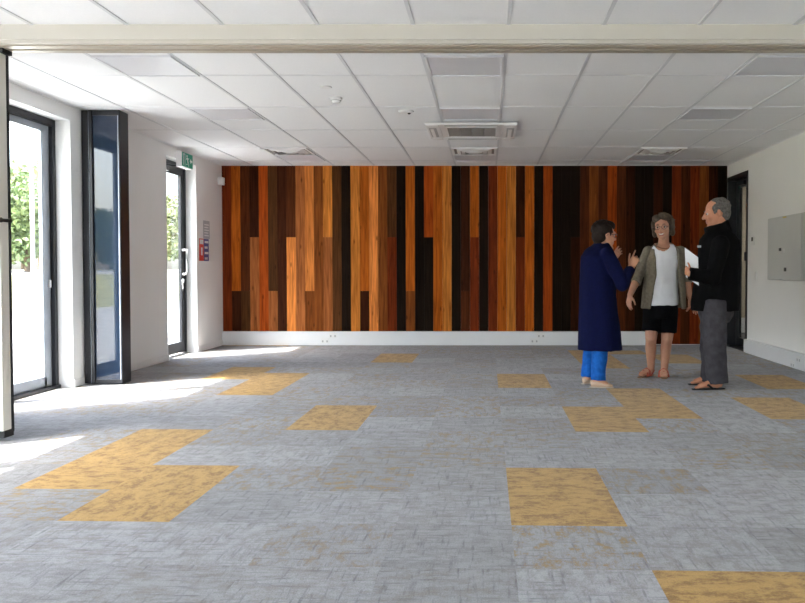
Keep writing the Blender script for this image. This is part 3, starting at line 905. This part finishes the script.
def finish(o, voxel, smooth=2, fac=.5, wr=None):
    """fuse the overlapping volumes of a mesh into one skin"""
    rm = o.modifiers.new('fuse', 'REMESH'); rm.mode = 'VOXEL'; rm.voxel_size = voxel; rm.use_smooth_shade = True
    if smooth:
        sm = o.modifiers.new('soft', 'SMOOTH'); sm.iterations = smooth; sm.factor = fac
    dg = bpy.context.evaluated_depsgraph_get(); dg.update()
    me = bpy.data.meshes.new_from_object(o.evaluated_get(dg))
    mats = list(o.data.materials); old = o.data
    o.modifiers.clear(); o.data = me; bpy.data.meshes.remove(old)
    me.name = o.name
    me.materials.clear()
    for m in mats: me.materials.append(m)
    if wr:
        amp, sx, sz, seed = wr
        nrm = [v.normal.copy() for v in me.vertices]
        for i, v in enumerate(me.vertices):
            q = Vector((v.co.x * sx + seed, v.co.y * sx, v.co.z * sz))
            d = noise.noise(q) + .5 * noise.noise(q * 2.1)
            v.co += nrm[i] * d * amp
    for f in me.polygons: f.material_index = 0; f.use_smooth = True
    me.update()
    return o

class Fig:
    def __init__(self, px, Y, label, skin):
        p = at(px, 400, Y=Y)
        self.o = Vector((p.x, Y, 0))
        self.root = empty('person', self.o); tag(self.root, label, 'person')
        self.skin = skin
    def J(self, px, py, Y):
        return at(px, py, Y=Y) - self.o
    def head(self, c, yaw, pitch, s, roll=0):
        self.hc = Vector(c); self.hs = s
        self.hR = Euler((0, 0, yaw)).to_matrix() @ Euler((pitch, roll, 0)).to_matrix()
    def H(self, *p): return self.hc + self.hR @ (Vector(p) * self.hs)
    def hell(self, m, c, r, sub=3, rot=None):
        R = self.hR @ (Euler(rot).to_matrix() if rot else Matrix.Identity(3))
        m.ell(self.H(*c), [v * self.hs for v in r], R.to_euler(), sub)
    def hcap(self, m, a, b, r0, r1=None):
        m.cap(self.H(*a), self.H(*b), r0 * self.hs, (r0 if r1 is None else r1) * self.hs)
    def head_shape(self, m, male=False):
        k = 1.06 if male else 1.0
        self.hell(m, (0, .014, .030), (.075, .095, .088))
        self.hell(m, (0, -.028, -.020), (.062, .062, .085))
        self.hell(m, (0, -.030, -.066), (.052 * k, .055, .044))
        self.hell(m, (0, -.070, -.098), (.022 * k, .020, .017))
        self.hcap(m, (0, -.086, .014), (0, -.108, -.026), .0075, .0125)
        self.hell(m, (.011, -.094, -.030), (.009, .010, .008), 2); self.hell(m, (-.011, -.094, -.030), (.009, .010, .008), 2)
        self.hcap(m, (-.040, -.074, .024), (.040, -.074, .024), .013)
        for sx in (-1, 1):
            self.hell(m, (sx * .040, -.058, -.028), (.024, .026, .024), 2)
            self.hell(m, (sx * .078, .012, -.004), (.010, .020, .032), 2, (0, 0, sx * .4))
            self.hell(m, (sx * .076, .004, -.030), (.008, .010, .010), 2)
        self.hcap(m, (-.019, -.084, -.056), (.019, -.084, -.056), .0065)
        self.hcap(m, (-.015, -.083, -.067), (.015, -.083, -.067), .0070)
    def face_parts(self, browm, smile=False):
        for sx in (-1, 1):
            m = MB(); self.hell(m, (sx * .031, -.074, .004), (.0125, .0125, .0125), 2)
            e = m.build('eye', [eyem, irism], self.root, True)
            f0 = self.hR @ Vector((0, -1, 0))
            for f in e.data.polygons:
                if f.normal.dot(f0) > .72: f.material_index = 1
            m = MB(); m.tube([self.H(sx * .016, -.090, .026), self.H(sx * .032, -.088, .031), self.H(sx * .048, -.076, .026)], [.003, .0042, .002], 6)
            m.build('eyebrow', browm, self.root, True)
        if smile:
            m = MB(); m.tube([self.H(-.027, -.078, -.051), self.H(-.014, -.0895, -.0585), self.H(0, -.0945, -.0615), self.H(.014, -.0895, -.0585), self.H(.027, -.078, -.051)], [.002, .0055, .0065, .0055, .002], 8)
            m.build('teeth', teethm, self.root, True)
    def glasses(self, mat):
        m = MB()
        for sx in (-1, 1):
            ring = [self.H(sx * .032 + .024 * math.cos(2 * PI * k / 16), -.098 + .004 * abs(math.cos(2 * PI * k / 16)), .002 + .018 * math.sin(2 * PI * k / 16)) for k in range(17)]
            m.tube(ring, .0026, 6)
            m.tube([self.H(sx * .056, -.092, .006), self.H(sx * .080, -.06, .008), self.H(sx * .086, .01, .006), self.H(sx * .084, .03, -.010)], .0026, 6)
        m.tube([self.H(-.009, -.100, .004), self.H(0, -.104, .007), self.H(.009, -.100, .004)], .0024, 6)
        return m.build('glasses', mat, self.root, True)
    def hand(self, m, w, d, n, t, curls, s=1.0, thumb=.7, spread=1.0, tcurl=.25):
        """palm, four unequal fingers and a thumb; d along the hand, n out of the palm, t to the thumb side"""
        w = Vector(w); d = Vector(d).normalized()
        n = Vector(n); n = (n - d * n.dot(d)).normalized()
        t0 = Vector(t); t = d.cross(n); t = t if t.dot(t0) > 0 else -t
        off = (.030, .010, -.010, -.028); pl = (.088, .092, .088, .080)
        ln = (.072, .080, .074, .058); fan = (.10, .02, -.06, -.16)
        m.tube([w - d * .02 * s, w + d * .03 * s, w + d * .075 * s], [(.028 * s, .021 * s), (.036 * s, .017 * s), (.040 * s, .014 * s)], 12, True, n)
        for k in range(4):
            kn = w + (d * pl[k] + t * off[k]) * s
            m.cap(w + (d * .02 + t * off[k] * .6) * s, kn, .013 * s, .0112 * s, 8)
            dd = (d + t * fan[k] * spread).normalized(); p = kn; r = .0098
            if k == 3: r = .0085
            for j, fr in enumerate((.46, .30, .24)):
                a = curls[k] * (1.0, 1.15, .8)[j]
                dd = (dd * math.cos(a) + n * math.sin(a)).normalized()
                nn = (n * math.cos(a) - dd * 0).normalized()
                n_k = n
                q = p + dd * ln[k] * fr * s
                m.cap(p, q, r * s, r * .9 * s, 8); p = q; r *= .9
        p = w + (d * .022 + t * .022 + n * .004) * s
        dd = (d * thumb + t * .72 + n * .18).normalized(); r = .0135
        for j, l in enumerate((.044, .034, .028)):
            q = p + dd * l * s
            m.cap(p, q, r * s, r * .86 * s, 8); p = q; r *= .84
            dd = (dd * math.cos(tcurl) + (d * .8 - t * .3).normalized() * math.sin(tcurl)).normalized()
    def foot(self, m, heel, toe, s=1.0, toes=True):
        heel, toe = Vector(heel), Vector(toe)
        d = (toe - heel); ln = d.length; d.normalize(); sd = Vector((-d.y, d.x, 0))
        def P(a, b, z): return heel + d * (a * ln) + sd * b + Vector((0, 0, z))
        m.tube([P(.04, 0, .032), P(.2, 0, .042), P(.45, 0, .040), P(.68, 0, .030), P(.82, 0, .024)],
               [(.024, .026), (.031, .036), (.034, .036), (.042, .025), (.040, .018)], 14, True, (0, 0, 1))
        if toes:
            for k, (b, a, r) in enumerate(((.028, 1.0, .013), (.008, .99, .010), (-.008, .96, .0095), (-.022, .92, .009), (-.034, .87, .0085))):
                m.cap(P(.74, b * .9, .020), P(a - .03, b, .014), r * 1.1, r, 8)
    def part(self, m, name, mat, voxel=.009, smooth=3, wr=None, parent=None):
        o = m.build(name, mat, parent or self.root)
        return finish(o, voxel, smooth, .5, wr)
    def lips(self, body):
        me = body.data; me.materials.append(lipm)
        Ri = self.hR.transposed()
        for f in me.polygons:
            q = (Ri @ (f.center - self.hc)) / self.hs
            if abs(q.x) < .024 - abs(q.z + .0615) * .6 and -.074 < q.z < -.050 and q.y < -.078: f.material_index = 1

def ring(J, px, py, Y, hx, hy):
    c = J(px, py, Y); return (c.x, c.y, c.z, hx, hy)

# ---- woman in the navy coat
F = Fig(596, 7.52, 'person with short dark hair in a long navy coat and blue jeans, hand raised', skin_mat('skin_tan', (.52, .27, .17)))
J = F.J; Y0 = 7.53
F.head(J(604.5, 235.2, 7.58), math.radians(112), math.radians(4), 1.10)
rs, re, rw = J(608, 254, 7.40), J(622.5, 284, 7.32), J(631.0, 267.5, 7.45)
ls_, le, lw_ = J(603, 252, 7.72), J(616, 284, 7.86), J(612.5, 260, 7.80)
nh, nk, na = J(602, 300, 7.48), J(600.5, 340, 7.45), J(598, 380, 7.43)
fh, fk, fa = J(594, 300, 7.64), J(592, 340, 7.65), J(588, 377, 7.64)
q = at(591, 388, z=0) - F.o; heel_n = Vector((q.x, 7.42 - F.o.y, 0)); toe_n = heel_n + Vector((.205, -.03, 0))
q = at(583.5, 385, z=0) - F.o; heel_f = Vector((q.x, 7.63 - F.o.y, 0)); toe_f = heel_f + Vector((.19, .08, 0))
b = MB()
F.head_shape(b)
b.cap(F.H(0, .025, -.06), J(600.5, 249, 7.56), .054, .060)
b.loft([ring(J, 600, 247, 7.56, .06, .06), ring(J, 598, 256, Y0, .118, .10), ring(J, 598, 275, Y0, .14, .12), ring(J, 597, 300, Y0, .15, .13), ring(J, 597, 316, Y0, .14, .13)])
for a_, b_, c_, hd in ((rs, re, rw, 0), (ls_, le, lw_, 1)):
    b.cap(a_, b_, .05, .04); b.cap(b_, c_, .04, .028)
for a_, b_, c_, h_, t_ in ((nh, nk, na, heel_n, toe_n), (fh, fk, fa, heel_f, toe_f)):
    b.cap(a_, b_, .078, .055); b.cap(b_, c_, .052, .036); b.cap(c_, h_ + (t_ - h_) * .2 + Vector((0, 0, .05)), .036, .034)
    F.foot(b, h_ + (t_ - h_) * .04 + Vector((0, 0, .012)), t_ - (t_ - h_) * .05 + Vector((0, 0, .012)), 1, False)
F.hand(b, rw, (.46, .10, .88), (.35, .9, -.1), (-1, .1, .3), (.06, .85, 1.0, 1.05), 1.05, 1.0)
F.hand(b, lw_, (.55, -.05, .80), (.5, .75, .2), (-.6, .5, .5), (.20, .45, .6, .65), .95, .8)
body = F.part(b, 'body', F.skin, .0048, 2); F.lips(body)
darkhair = simple('dark_brown_hair', (.014, .008, .006), .6, spec=.18, var=.35, scale=60, bump=.4, bscale=90)
F.face_parts(darkhair)
h = MB()
F.hell(h, (0, .030, .046), (.083, .096, .088)); F.hell(h, (0, .055, -.010), (.074, .062, .075)); F.hell(h, (0, .062, -.055), (.052, .036, .042))
F.hell(h, (0, -.030, .088), (.066, .062, .042)); F.hell(h, (0, -.055, .075), (.052, .036, .032))
for sx in (-1, 1): F.hell(h, (sx * .070, .006, .040), (.018, .042, .045)); F.hell(h, (sx * .074, -.012, .015), (.008, .014, .026), 2)
rnd = random.Random(3)
for k in range(60):
    a, e = rnd.uniform(-2.6, 2.6), rnd.uniform(-.1, 1.4)
    c = Vector((math.sin(a) * math.cos(e) * .084, math.cos(a) * math.cos(e) * .098 + .026, math.sin(e) * .090 + .044))
    F.hcap(h, c, c + Vector((rnd.uniform(-.01, .01), rnd.uniform(-.02, .012), rnd.uniform(-.022, .004))), .008, .004)
F.part(h, 'hair', darkhair, .0055, 1)
F.glasses(M['black'])
navy = simple('navy_knit', (.0030, .0050, .036), .9, spec=.12, var=.15, scale=30, bump=.25, bscale=180)
c = MB()
c.loft([ring(J, 602, 243.0, 7.57, .064, .064), ring(J, 601, 246, 7.56, .088, .080), ring(J, 599, 250, 7.55, .134, .120), ring(J, 598.2, 257, Y0, .166, .145), ring(J, 598, 275, Y0, .172, .155),
        ring(J, 597.5, 296, Y0, .176, .165), ring(J, 598.5, 318, Y0, .192, .175), ring(J, 599.5, 335, Y0, .207, .185), ring(J, 600, 350, Y0, .216, .190)])
c.cap(rs + Vector((-.005, .01, -.004)), re, .068, .066); c.tube([re, re.lerp(rw, .5), re.lerp(rw, .93)], [.062, .056, .050], 14)
c.ell(re, (.064, .064, .064))
c.cap(ls_, le, .066, .062); c.tube([le, le.lerp(lw_, .5), le.lerp(lw_, .92)], [.060, .054, .048], 14); c.ell(le, (.06, .06, .06))
F.part(c, 'coat', navy, .0085, 4, (.010, 9, 1.6, 2.0))
jeans = simple('blue_denim', (.010, .105, .42), .85, spec=.15, var=.25, scale=25, bump=.2, bscale=220)
t = MB()
t.tube([nh, nk, J(598.5, 372, 7.44), na + Vector((0, 0, -.005))], [.095, .080, .070, .074], 16); t.tube([fh, fk, J(588.5, 370, 7.645), fa], [.095, .078, .068, .070], 16)
t.ell(nh.lerp(fh, .5), (.14, .13, .10))
F.part(t, 'jeans', jeans, .008, 3, (.006, 12, 9, 4.0))
shoe = simple('beige_leather', (.50, .36, .26), .5); sole = simple('pale_sole', (.55, .48, .40), .6)
for h_, t_ in ((heel_n, toe_n), (heel_f, toe_f)):
    d = (t_ - h_).normalized(); ln = (t_ - h_).length
    m = MB(); m.tube([h_ + d * .0 + Vector((0, 0, .034)), h_ + d * ln * .2 + Vector((0, 0, .042)), h_ + d * ln * .5 + Vector((0, 0, .036)), h_ + d * ln * .8 + Vector((0, 0, .026)), h_ + d * ln * 1.0 + Vector((0, 0, .020))],
                     [(.026, .030), (.037, .040), (.040, .034), (.044, .024), (.026, .013)], 16, True, (0, 0, 1))
    s_ = F.part(m, 'shoe', shoe, .005, 2)
    m = MB(); m.tube([h_ - d * .01 + Vector((0, 0, .006)), h_ + d * ln * .2 + Vector((0, 0, .006)), h_ + d * ln * .75 + Vector((0, 0, .006)), t_ + d * .008 + Vector((0, 0, .006))], [(.026, .006), (.038, .006), (.046, .006), (.024, .006)], 14, True, (0, 0, 1))
    m.build('shoe_sole', sole, s_)

# ---- woman in the cardigan
F = Fig(658, 8.15, 'smiling person in white top, open taupe cardigan and black knee length shorts', skin_mat('skin_sunny', (.52, .27, .18)))
J = F.J; Y0 = 8.17
F.head(J(662.8, 227.6, 8.12), math.radians(-24), math.radians(3), 1.12, math.radians(-4))
rs, re, rw = J(648, 251.5, 8.17), J(637, 279, 8.15), J(630, 295, 8.06)
ls_, le, lw_ = J(680, 251.5, 8.20), J(686, 278, 8.24), J(689.5, 297, 8.18)
nh, nk, na = J(652.5, 310, 8.17), J(651, 339, 8.14), J(651, 368, 8.20)
fh, fk, fa = J(668.5, 310, 8.17), J(667, 339, 8.14), J(664.3, 368.5, 8.18)
def fl(px, Y): return Vector((at(px, 300, Y=Y).x, Y, 0)) - F.o
heel_n, toe_n = fl(652.5, 8.26), fl(640.5, 8.07)
heel_f, toe_f = fl(663.5, 8.24), fl(664.5, 8.00)
b = MB()
F.head_shape(b)
b.cap(F.H(0, .025, -.06), J(663.5, 247, 8.19), .052, .058)
b.loft([ring(J, 663.5, 243, 8.19, .065, .06), ring(J, 663.5, 247, 8.19, .13, .08), ring(J, 663.5, 256, 8.18, .165, .105), ring(J, 663, 268, Y0, .155, .115), ring(J, 663, 285, Y0, .14, .11), ring(J, 662, 300, Y0, .16, .12), ring(J, 661, 314, Y0, .165, .12)])
for a_, b_, c_ in ((rs, re, rw), (ls_, le, lw_)):
    b.cap(a_, b_, .050, .042); b.cap(b_, b_.lerp(c_, .35), .042, .041); b.cap(b_.lerp(c_, .35), c_, .041, .028)
for a_, b_, c_, h_, t_ in ((nh, nk, na, heel_n, toe_n), (fh, fk, fa, heel_f, toe_f)):
    b.cap(a_, b_, .085, .060); b.cap(b_, b_.lerp(c_, .35) + Vector((0, .014, 0)), .056, .058); b.cap(b_.lerp(c_, .35) + Vector((0, .014, 0)), c_, .057, .036)
    b.cap(c_, h_ + (t_ - h_) * .2 + Vector((0, 0, .05)), .036, .034); b.ell(b_ + Vector((0, -.02, 0)), (.045, .045, .05))
    F.foot(b, h_ + Vector((0, 0, .016)), t_ + Vector((0, 0, .014)))
F.hand(b, rw, (-.20, -.25, -.95), (.75, .5, -.2), (.5, -.8, 0), (.28, .34, .40, .45), .95, .75)
F.hand(b, lw_, (.04, -.15, -.98), (-.9, .2, 0), (0, -1, 0), (.30, .36, .42, .46), .95, .75)
body = F.part(b, 'body', F.skin, .0048, 2); F.lips(body)
grey_hair = simple('grey_brown_hair', (.085, .064, .047), .6, spec=.22, var=.45, scale=45, bump=.4, bscale=70, stretch=(1, 1, .4))
F.face_parts(simple('brown_brow', (.10, .07, .05), .6), True)
h = MB()
F.hell(h, (0, .030, .046), (.090, .098, .086)); F.hell(h, (0, .050, -.010), (.088, .062, .085))
F.hell(h, (.030, -.036, .098), (.062, .058, .034), rot=(0, .25, 0)); F.hell(h, (-.040, -.030, .088), (.046, .058, .036))
for sx in (-1, 1):
    F.hell(h, (sx * .084, .004, .020), (.022, .044, .062)); F.hell(h, (sx * .082, .016, -.045), (.024, .040, .042))
rnd = random.Random(8)
for k in range(120):
    a, e = rnd.uniform(-2.3, 2.3), rnd.uniform(-.9, 1.45)
    c_ = Vector((math.sin(a) * math.cos(e) * .096, math.cos(a) * math.cos(e) * .102 + .022, math.sin(e) * .105 + .030))
    if c_.y < -.04 and c_.z < .06: continue
    F.hcap(h, c_, c_ + Vector((rnd.uniform(-.02, .02), rnd.uniform(-.02, .012), rnd.uniform(-.032, .004))), .011, .006)
F.part(h, 'hair', grey_hair, .0055, 1)
F.glasses(simple('plum_frame', (.05, .012, .03), .3))
white = simple('white_jersey', (.84, .86, .92), .85, var=.03, scale=15, bump=.2, bscale=260)
s_ = MB()
s_.loft([ring(J, 663.5, 244.5, 8.175, .098, .088), ring(J, 663.5, 248, 8.17, .142, .100), ring(J, 663.2, 253, 8.165, .160, .116), ring(J, 663.2, 260, 8.165, .172, .122), ring(J, 663, 268, 8.165, .168, .138), ring(J, 662.5, 284, Y0, .160, .134), ring(J, 661.5, 297, Y0, .178, .146), ring(J, 660.5, 305, Y0, .184, .150)])
top = F.part(s_, 'top', white, .008, 3, (.007, 9, 4, 1.0))
nc = J(662.6, 244.5, 8.09)
bm = bmesh.new(); bm.from_mesh(top.data)
def in_neck(p): return ((p.x - nc.x) / .078) ** 2 + ((p.z - nc.z) / (.068 if p.y < J(663, 245, 8.17).y else .03)) ** 2 < 1
bmesh.ops.delete(bm, geom=[f for f in bm.faces if in_neck(f.calc_center_median())], context='FACES')
bm.to_mesh(top.data); bm.free()
taupe = simple('taupe_knit', (.19, .165, .125), .95, spec=.15, var=.2, scale=40, bump=.5, bscale=150)
def arc_shell(m, rings, a0, a1, th, seg=30):
    """open fronted garment: outer and inner arcs of every ring"""
    grid = []
    for (cx, cy, z, rx, ry, g) in rings:
        row = []
        for k in range(seg + 1):
            a = a0 + g + (a1 - a0 - 2 * g) * k / seg
            row.append((Vector((cx + rx * math.sin(a), cy - ry * math.cos(a), z)), Vector((cx + (rx - th) * math.sin(a), cy - (ry - th) * math.cos(a), z))))
        grid.append(row)
    V = [[(m.bm.verts.new(p), m.bm.verts.new(q)) for p, q in row] for row in grid]
    n = len(V)
    for i in range(n - 1):
        for k in range(seg):
            m.bm.faces.new((V[i][k][0], V[i][k + 1][0], V[i + 1][k + 1][0], V[i + 1][k][0]))
            m.bm.faces.new((V[i][k][1], V[i + 1][k][1], V[i + 1][k + 1][1], V[i][k + 1][1]))
        m.bm.faces.new((V[i][0][0], V[i + 1][0][0], V[i + 1][0][1], V[i][0][1]))
        m.bm.faces.new((V[i][seg][0], V[i][seg][1], V[i + 1][seg][1], V[i + 1][seg][0]))
    for i in (0, n - 1):
        for k in range(seg):
            m.bm.faces.new((V[i][k][0], V[i][k][1], V[i][k + 1][1], V[i][k + 1][0]))
c = MB()
def r6(px, py, Y, hx, hy, g): q = J(px, py, Y); return (q.x, q.y, q.z, hx, hy, g)
arc_shell(c, [r6(663.8, 243, 8.21, .080, .075, .50), r6(663.8, 245.5, 8.20, .118, .100, .44), r6(664, 250, 8.19, .176, .135, .34), r6(664, 260, 8.18, .205, .165, .22), r6(664.3, 275, 8.18, .208, .172, .20),
              r6(664, 292, 8.18, .225, .182, .30), r6(663.5, 308.5, 8.18, .236, .19, .38)], .42, 2 * PI - .42, .022)
c.cap(rs, re, .056, .052); c.tube([re, re.lerp(rw, .25)], [.053, .056], 14)
c.cap(ls_, le, .060, .058); c.tube([le, le.lerp(lw_, .25)], [.060, .062], 14)
F.part(c, 'cardigan', taupe, .0075, 2, (.008, 10, 2.5, 7.0))
blackc = simple('black_cotton', (.0035, .0035, .0048), .95, spec=.12, var=.2, scale=25, bump=.2, bscale=200)
t = MB()
t.tube([nh + Vector((0, 0, .02)), nh.lerp(nk, .5), J(651, 331.5, 8.14)], [.098, .098, .094], 18); t.tube([fh + Vector((0, 0, .02)), fh.lerp(fk, .5), J(667.8, 333, 8.14)], [.098, .098, .094], 18)
t.loft([ring(J, 661, 301, Y0, .170, .135), ring(J, 660.5, 310, Y0, .182, .142), ring(J, 660.5, 318, Y0, .176, .130)])
F.part(t, 'shorts', blackc, .008, 3, (.006, 10, 6, 5.0))
m = MB(); cx = J(663.3, 245.5, 8.16)
nk_pts = [Vector((cx.x + .085 * math.sin(a), cx.y - .09 * math.cos(a), cx.z + .02 - .055 * max(0, math.cos(a)))) for a in [2 * PI * k / 24 for k in range(25)]]
m.tube(nk_pts, .006, 6); m.build('necklace', simple('amber_beads', (.25, .10, .05), .35, var=.4, scale=120), F.root, True)
straps = simple('red_leather', (.42, .08, .05), .5, var=.3, scale=60); cork = simple('tan_sole', (.28, .16, .09), .7)
def sandal(F, h_, t_, name, strapm, solem, kind):
    d = (t_ - h_).normalized(); ln = (t_ - h_).length; sd = Vector((-d.y, d.x, 0))
    def P(a, b, z): return h_ + d * a * ln + sd * b + Vector((0, 0, z))
    m = MB(); m.tube([P(-.05, 0, .007), P(.15, 0, .007), P(.45, 0, .007), P(.75, 0, .007), P(1.04, 0, .007)], [(.026, .007), (.036, .007), (.036, .007), (.048, .007), (.030, .007)], 16, True, (0, 0, 1))
    s_ = m.build(name, solem, F.root)
    m = MB()
    if kind == 'strap':
        for a, w, hh in ((.70, .046, .058), (.48, .042, .084)):
            m.tube([P(a, -w, .010), P(a, -w * .85, hh * .7), P(a, 0, hh), P(a, w * .85, hh * .7), P(a, w, .010)], [(.016, .005)] * 5, 8, True, d)
        m.tube([P(.35, -.036, .012), P(.10, -.038, .06), P(-.03, 0, .068), P(.10, .038, .06), P(.35, .036, .012)], [.007] * 5, 8)
    else:
        for sg in (-1, 1): m.tube([P(.80, .012, .014), P(.72, sg * .012, .040), P(.55, sg * .036, .048), P(.42, sg * .042, .014)], [.007, .009, .011, .010], 8)
    m.build('strap', strapm, s_, True)
sandal(F, heel_n, toe_n, 'sandal', straps, cork, 'strap'); sandal(F, heel_f, toe_f, 'sandal', straps, cork, 'strap')

# ---- man in the black jacket
F = Fig(712, 7.45, 'grey haired person in black jacket and grey trousers holding white papers', skin_mat('skin_ruddy', (.55, .26, .16)))
J = F.J; Y0 = 7.46
F.head(J(716.2, 213.2, 7.45), math.radians(-97), math.radians(9), 1.16)
ls_, le, lw_ = J(721, 243, 7.25), J(713, 278, 7.185), J(690.5, 274, 7.195)
rs, re, rw = J(716, 242, 7.66), J(706, 280, 7.74), J(699, 299, 7.66)
nh, nk, na = J(715, 300, 7.36), J(714.5, 345, 7.33), J(717.5, 382, 7.30)
fh, fk, fa = J(713, 300, 7.56), J(711, 345, 7.57), J(709, 378, 7.60)
def fl(px, Y): return Vector((at(px, 300, Y=Y).x, Y, 0)) - F.o
heel_n, toe_n = fl(723.5, 7.31), fl(694.5, 7.27)
heel_f, toe_f = fl(717, 7.62), fl(690.5, 7.58)
b = MB()
F.head_shape(b, True)
b.cap(F.H(0, .020, -.05), J(720, 236, 7.45), .062, .070)
b.loft([ring(J, 720, 231, 7.45, .08, .10), ring(J, 720, 241, Y0, .12, .19), ring(J, 719, 258, Y0, .14, .19), ring(J, 717, 280, Y0, .15, .17), ring(J, 716, 300, Y0, .15, .17), ring(J, 715, 314, Y0, .13, .17)])
for a_, b_, c_ in ((rs, re, rw), (ls_, le, lw_)):
    b.cap(a_, b_, .056, .046); b.cap(b_, c_, .046, .031)
for a_, b_, c_, h_, t_ in ((nh, nk, na, heel_n, toe_n), (fh, fk, fa, heel_f, toe_f)):
    b.cap(a_, b_, .085, .062); b.cap(b_, c_, .060, .040); b.cap(c_, h_ + (t_ - h_) * .2 + Vector((0, 0, .05)), .040, .038)
    F.foot(b, h_ + Vector((0, 0, .014)), t_ + Vector((0, 0, .012)))
F.hand(b, lw_, (-.30, .88, .36), (.95, .25, -.1), (-.1, -.2, 1), (.40, .45, .50, .55), .95, .9)
F.hand(b, rw, (-.28, -.05, -.95), (.3, -.9, 0), (-1, 0, .2), (.30, .36, .42, .46), 1.0, .75)
body = F.part(b, 'body', F.skin, .0048, 2); F.lips(body)
silver_hair = simple('silver_grey_hair', (.115, .11, .105), .65, spec=.2, var=.45, scale=60, bump=.4, bscale=90)
F.face_parts(silver_hair)
h = MB()
F.hell(h, (0, .040, .042), (.082, .083, .080)); F.hell(h, (0, .062, .000), (.068, .056, .070)); F.hell(h, (0, .064, -.040), (.054, .036, .038))
F.hell(h, (0, .020, .088), (.060, .056, .036))
for sx in (-1, 1): F.hell(h, (sx * .070, .010, .038), (.014, .050, .040)); F.hell(h, (sx * .072, -.022, .016), (.007, .012, .030), 2)
rnd = random.Random(4)
for k in range(40):
    a, e = rnd.uniform(-1.9, 1.9), rnd.uniform(0, 1.4)
    c_ = Vector((math.sin(a) * math.cos(e) * .082, math.cos(a) * math.cos(e) * .084 + .038, math.sin(e) * .082 + .040))
    F.hcap(h, c_, c_ + Vector((rnd.uniform(-.01, .01), rnd.uniform(-.005, .012), rnd.uniform(-.02, .0))), .006, .003)
F.part(h, 'hair', silver_hair, .0055, 1)
jack = simple('black_fleece', (.0030, .0030, .0036), .95, spec=.12, var=.2, scale=35, bump=.3, bscale=200)
c = MB()
c.loft([ring(J, 719.5, 231.5, 7.45, .105, .115), ring(J, 719.5, 235, 7.45, .150, .160), ring(J, 719.3, 240, Y0, .180, .215), ring(J, 719.3, 250, Y0, .194, .222), ring(J, 718.5, 265, Y0, .200, .215), ring(J, 717, 285, Y0, .224, .205), ring(J, 716, 300, Y0, .232, .205), ring(J, 715.5, 310.5, Y0, .226, .200)])
c.tube([J(718.6, 234, 7.45), J(717.2, 229, 7.45), J(715.6, 224.2, 7.45)], [(.125, .128), (.112, .118), (.104, .116)], 22, True, (1, 0, 0))
c.cap(ls_ - Vector((0, 0, .01)), le, .082, .074); c.ell(le, (.076, .070, .072)); c.tube([le, le.lerp(lw_, .5), le.lerp(lw_, 1.06)], [.070, .066, .060], 16)
c.cap(rs, re, .080, .068); c.tube([re, re.lerp(rw, .5), re.lerp(rw, .95)], [.066, .060, .054], 16); c.ell(re, (.068, .068, .068))
F.part(c, 'jacket', jack, .0085, 3, (.009, 9, 4, 9.0))
m = MB(); q = J(699.3, 246.5, 7.285); m.box(q.x - .016, q.x + .016, q.y - .006, q.y + .012, q.z - .010, q.z + .010, .003)
m.build('chest_logo', M['greysign'], F.root)
trou = simple('grey_twill', (.052, .049, .058), .9, spec=.15, var=.2, scale=18, bump=.2, bscale=240)
t = MB()
t.tube([nh, nh.lerp(nk, .5), nk, J(716, 365, 7.31), J(718, 384, 7.29)], [.128, .118, .104, .098, .096], 18)
t.tube([fh, fh.lerp(fk, .5), fk, J(711, 365, 7.58), J(709.5, 380.5, 7.60)], [.128, .116, .102, .092, .088], 18)
t.loft([ring(J, 716, 300, Y0, .165, .185), ring(J, 715.5, 314, Y0, .160, .20), ring(J, 714.5, 322, Y0, .135, .17)])
F.part(t, 'trousers', trou, .0085, 3, (.013, 8, 7, 3.0))
sandal(F, heel_n, toe_n, 'flip_flop', M['blackrub'], M['blackrub'], 'thong'); sandal(F, heel_f, toe_f, 'flip_flop', M['blackrub'], M['blackrub'], 'thong')
# papers held in his left hand
P4 = [at(684.6, 247.5, Y=7.30), at(697.4, 256.8, Y=7.285), at(698.0, 285, Y=7.275), at(685.8, 277, Y=7.29)]
ctr = sum(P4, Vector()) / 4
pp = empty('paper_sheets', ctr); tag(pp, 'white paper sheets held by the grey haired person in black', 'paper')
nrm = (P4[1] - P4[0]).cross(P4[3] - P4[0]).normalized()
for k in range(3):
    m = MB(); off = nrm * (.0035 * k - .0035) + Vector((.004 * k, 0, -.003 * k))
    vs = [m.bm.verts.new(v - ctr + off) for v in P4] + [m.bm.verts.new(v - ctr + off + nrm * .0015) for v in P4]
    m.bm.faces.new(vs[:4]); m.bm.faces.new(vs[4:][::-1])
    for i in range(4): m.bm.faces.new((vs[i], vs[(i + 1) % 4], vs[4 + (i + 1) % 4], vs[4 + i]))
    m.build('sheet', M['paper'], pp)
